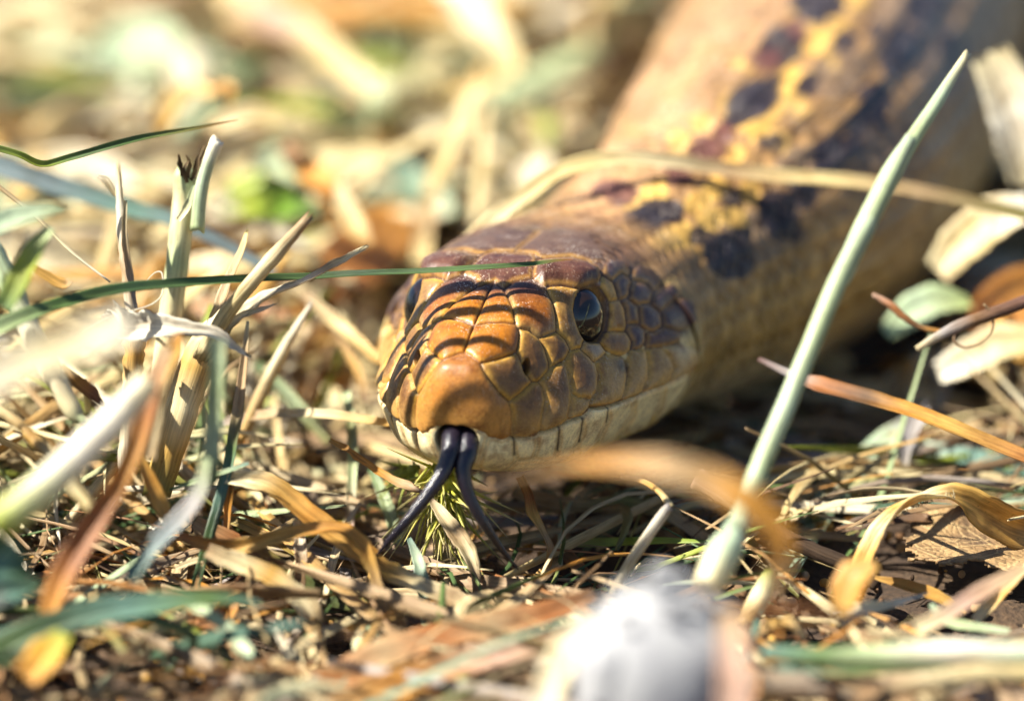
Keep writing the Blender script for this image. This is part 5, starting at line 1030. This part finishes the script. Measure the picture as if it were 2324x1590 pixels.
litter('fine_straw_fibres', 260, (-4.5, 4), STRAW_SETS[3:6] + BROWN_SETS * 2, M_STRAW, (.012, .045), (.6, 3.5), (0, .7), (-.5, .5))
litter('green_grass_litter', 90, (-4.5, 5), GREEN_SETS + [['dkgreen', 'olive'], ['dkgreen', 'teal'], ['olive', 'green'], ['olive', 'tan']] * 2, M_GREEN, (.04, .12), (.7, 3), (-.05, .6), (-.3, .5))
litter('dry_grass_litter', 1700, (4.5, 26), (STRAW_SETS[:1] + STRAW_SETS[2:3] + STRAW_SETS[5:]) * 4 + STRAW_SETS + BROWN_SETS, M_STRAW, (.10, .45), (.8, 4.5), (0, 1.1), (-.3, .35))
litter('dry_grass_litter', 850, (26, 58), (STRAW_SETS[:1] + STRAW_SETS[2:3] + STRAW_SETS[5:]) * 3 + STRAW_SETS + BROWN_SETS[:4], M_STRAW, (.2, .8), (1.5, 7), (0, 1.6), (-.3, .35))
litter('green_grass_litter', 340, (7, 56), GREEN_SETS + [['green', 'dkgreen']], M_GREEN, (.15, .5), (1.2, 5), (0, 1.5), (-.3, .5))
litter('thin_standing_grass', 150, (.5, 6), [['olive', 'ygreen'], ['tan', 'bone'], ['green', 'paleg'], ['brown', 'tan'], ['olive', 'tan'], ['dkgreen', 'green']], M_GREEN, (.03, .09), (1.5, 3.5), (.1, .6), (.1, .75))
litter('thin_standing_grass', 40, (-1.8, .5), [['olive', 'green'], ['tan', 'bone'], ['dkgreen', 'green']], M_GREEN, (.025, .06), (1.2, 2.4), (.1, .3), (.1, .6))
litter('straw_tangle', 120, (.5, 4.5), [['bone', 'cream'], ['paleg', 'bone'], ['olive', 'ygreen'], ['tan', 'bone'], ['white', 'bone'], ['green', 'paleg'], ['gold', 'tan']], M_STRAW, (.04, .13), (1.6, 3.8), (.3, 1.25), (-.1, .95), nseg=10, xlim=(-6, -1.3))
litter('straw_tangle', 60, (3.5, 8), [['bone', 'cream'], ['white', 'bone'], ['cream', 'tan'], ['amber', 'gold']], M_STRAW, (.08, .22), (1.6, 4.0), (.4, 1.8), (-.2, .9), nseg=10, xlim=(-6, .2))
# soil crumbs near the plane of focus
cr = []
cV, cF4, cF3 = uv_sphere(6, 4)
for i in range(600):
    y = rng.uniform(-4, 3); x = rng.uniform(-5.2, 5.2); r_ = rng.uniform(.012, .06) * (1 if rng.random() < .9 else 2)
    V_ = cV * r_ * rng.uniform(.6, 1.3, 3) + np.array([x, y, rng.uniform(-.02, .1)])
    cc_ = np.array(PAL[['brown', 'tan', 'dark', 'gold', 'brown'][rng.integers(5)]])
    cr.append((V_, np.array(cF4), np.array(cF3), np.tile(cc_, (len(V_), 1)), V_))
co = build('soil_crumbs', merge(cr), M_TWIG); co['kind'] = 'stuff'

# grass standing just left of the frame: it dapples the ground with shade
tus = []
for i in range(360):
    y = rng.uniform(-5.5, 4); x = -(y + 24.15) * .186 - rng.uniform(1.3, 4.0)
    h = rng.uniform(1.6, 4.4); lean = rng.normal(0, .25, 2)
    P = np.array([[x, y, -.05], [x + lean[0] * h * .3 - .1, y + lean[1] * h * .3, h * .55], [x + lean[0] * h * .5 - .35, y + lean[1] * h * .6, h]])
    tus.append(sweep(P, [.12, .20, .16, .02], 'lite', (rng.uniform(-60, 60), rng.uniform(-60, 60)), 9, .04, None, [['green', 'paleg'], ['bone', 'cream'], ['olive', 'green'], ['tan', 'bone']][rng.integers(4)], .1, i))
o = build('grass_tussock', merge(tus), M_GREEN); o['kind'] = 'stuff'

# thin grass stems added out of view above the frame to stripe the snout with shadow
ov = []
for i, (yy, x1, zz, ww) in enumerate(((-.95, -2.0, 5.7, .10), (-.62, -2.2, 5.75, .13), (-.28, -2.5, 5.85, .15), (.02, -2.1, 5.8, .06), (.36, -2.7, 5.9, .08), (.80, -2.3, 6.0, .10), (1.25, -2.6, 6.1, .14))):
    yy -= 1.28; ww *= 1.5
    P = np.array([[-6.8, yy + rng.normal(0, .8), -.1], [-6.0, yy + rng.normal(0, .3), 3.2], [-4.9, yy + rng.normal(0, .06), zz - .15], [-3.6, yy + rng.normal(0, .04), zz + .1], [x1, yy + rng.normal(0, .10), zz - .02]])
    ov.append(sweep(P, [.12, ww * 1.2, ww, ww, ww * .4], 'lite', (rng.uniform(-60, 60), rng.uniform(-60, 60)), 24, .05, None, ['green', 'paleg', 'bone'], .1, i))
o = build('shadow_stripe_grass', merge(ov), M_GREEN); o['kind'] = 'stuff'
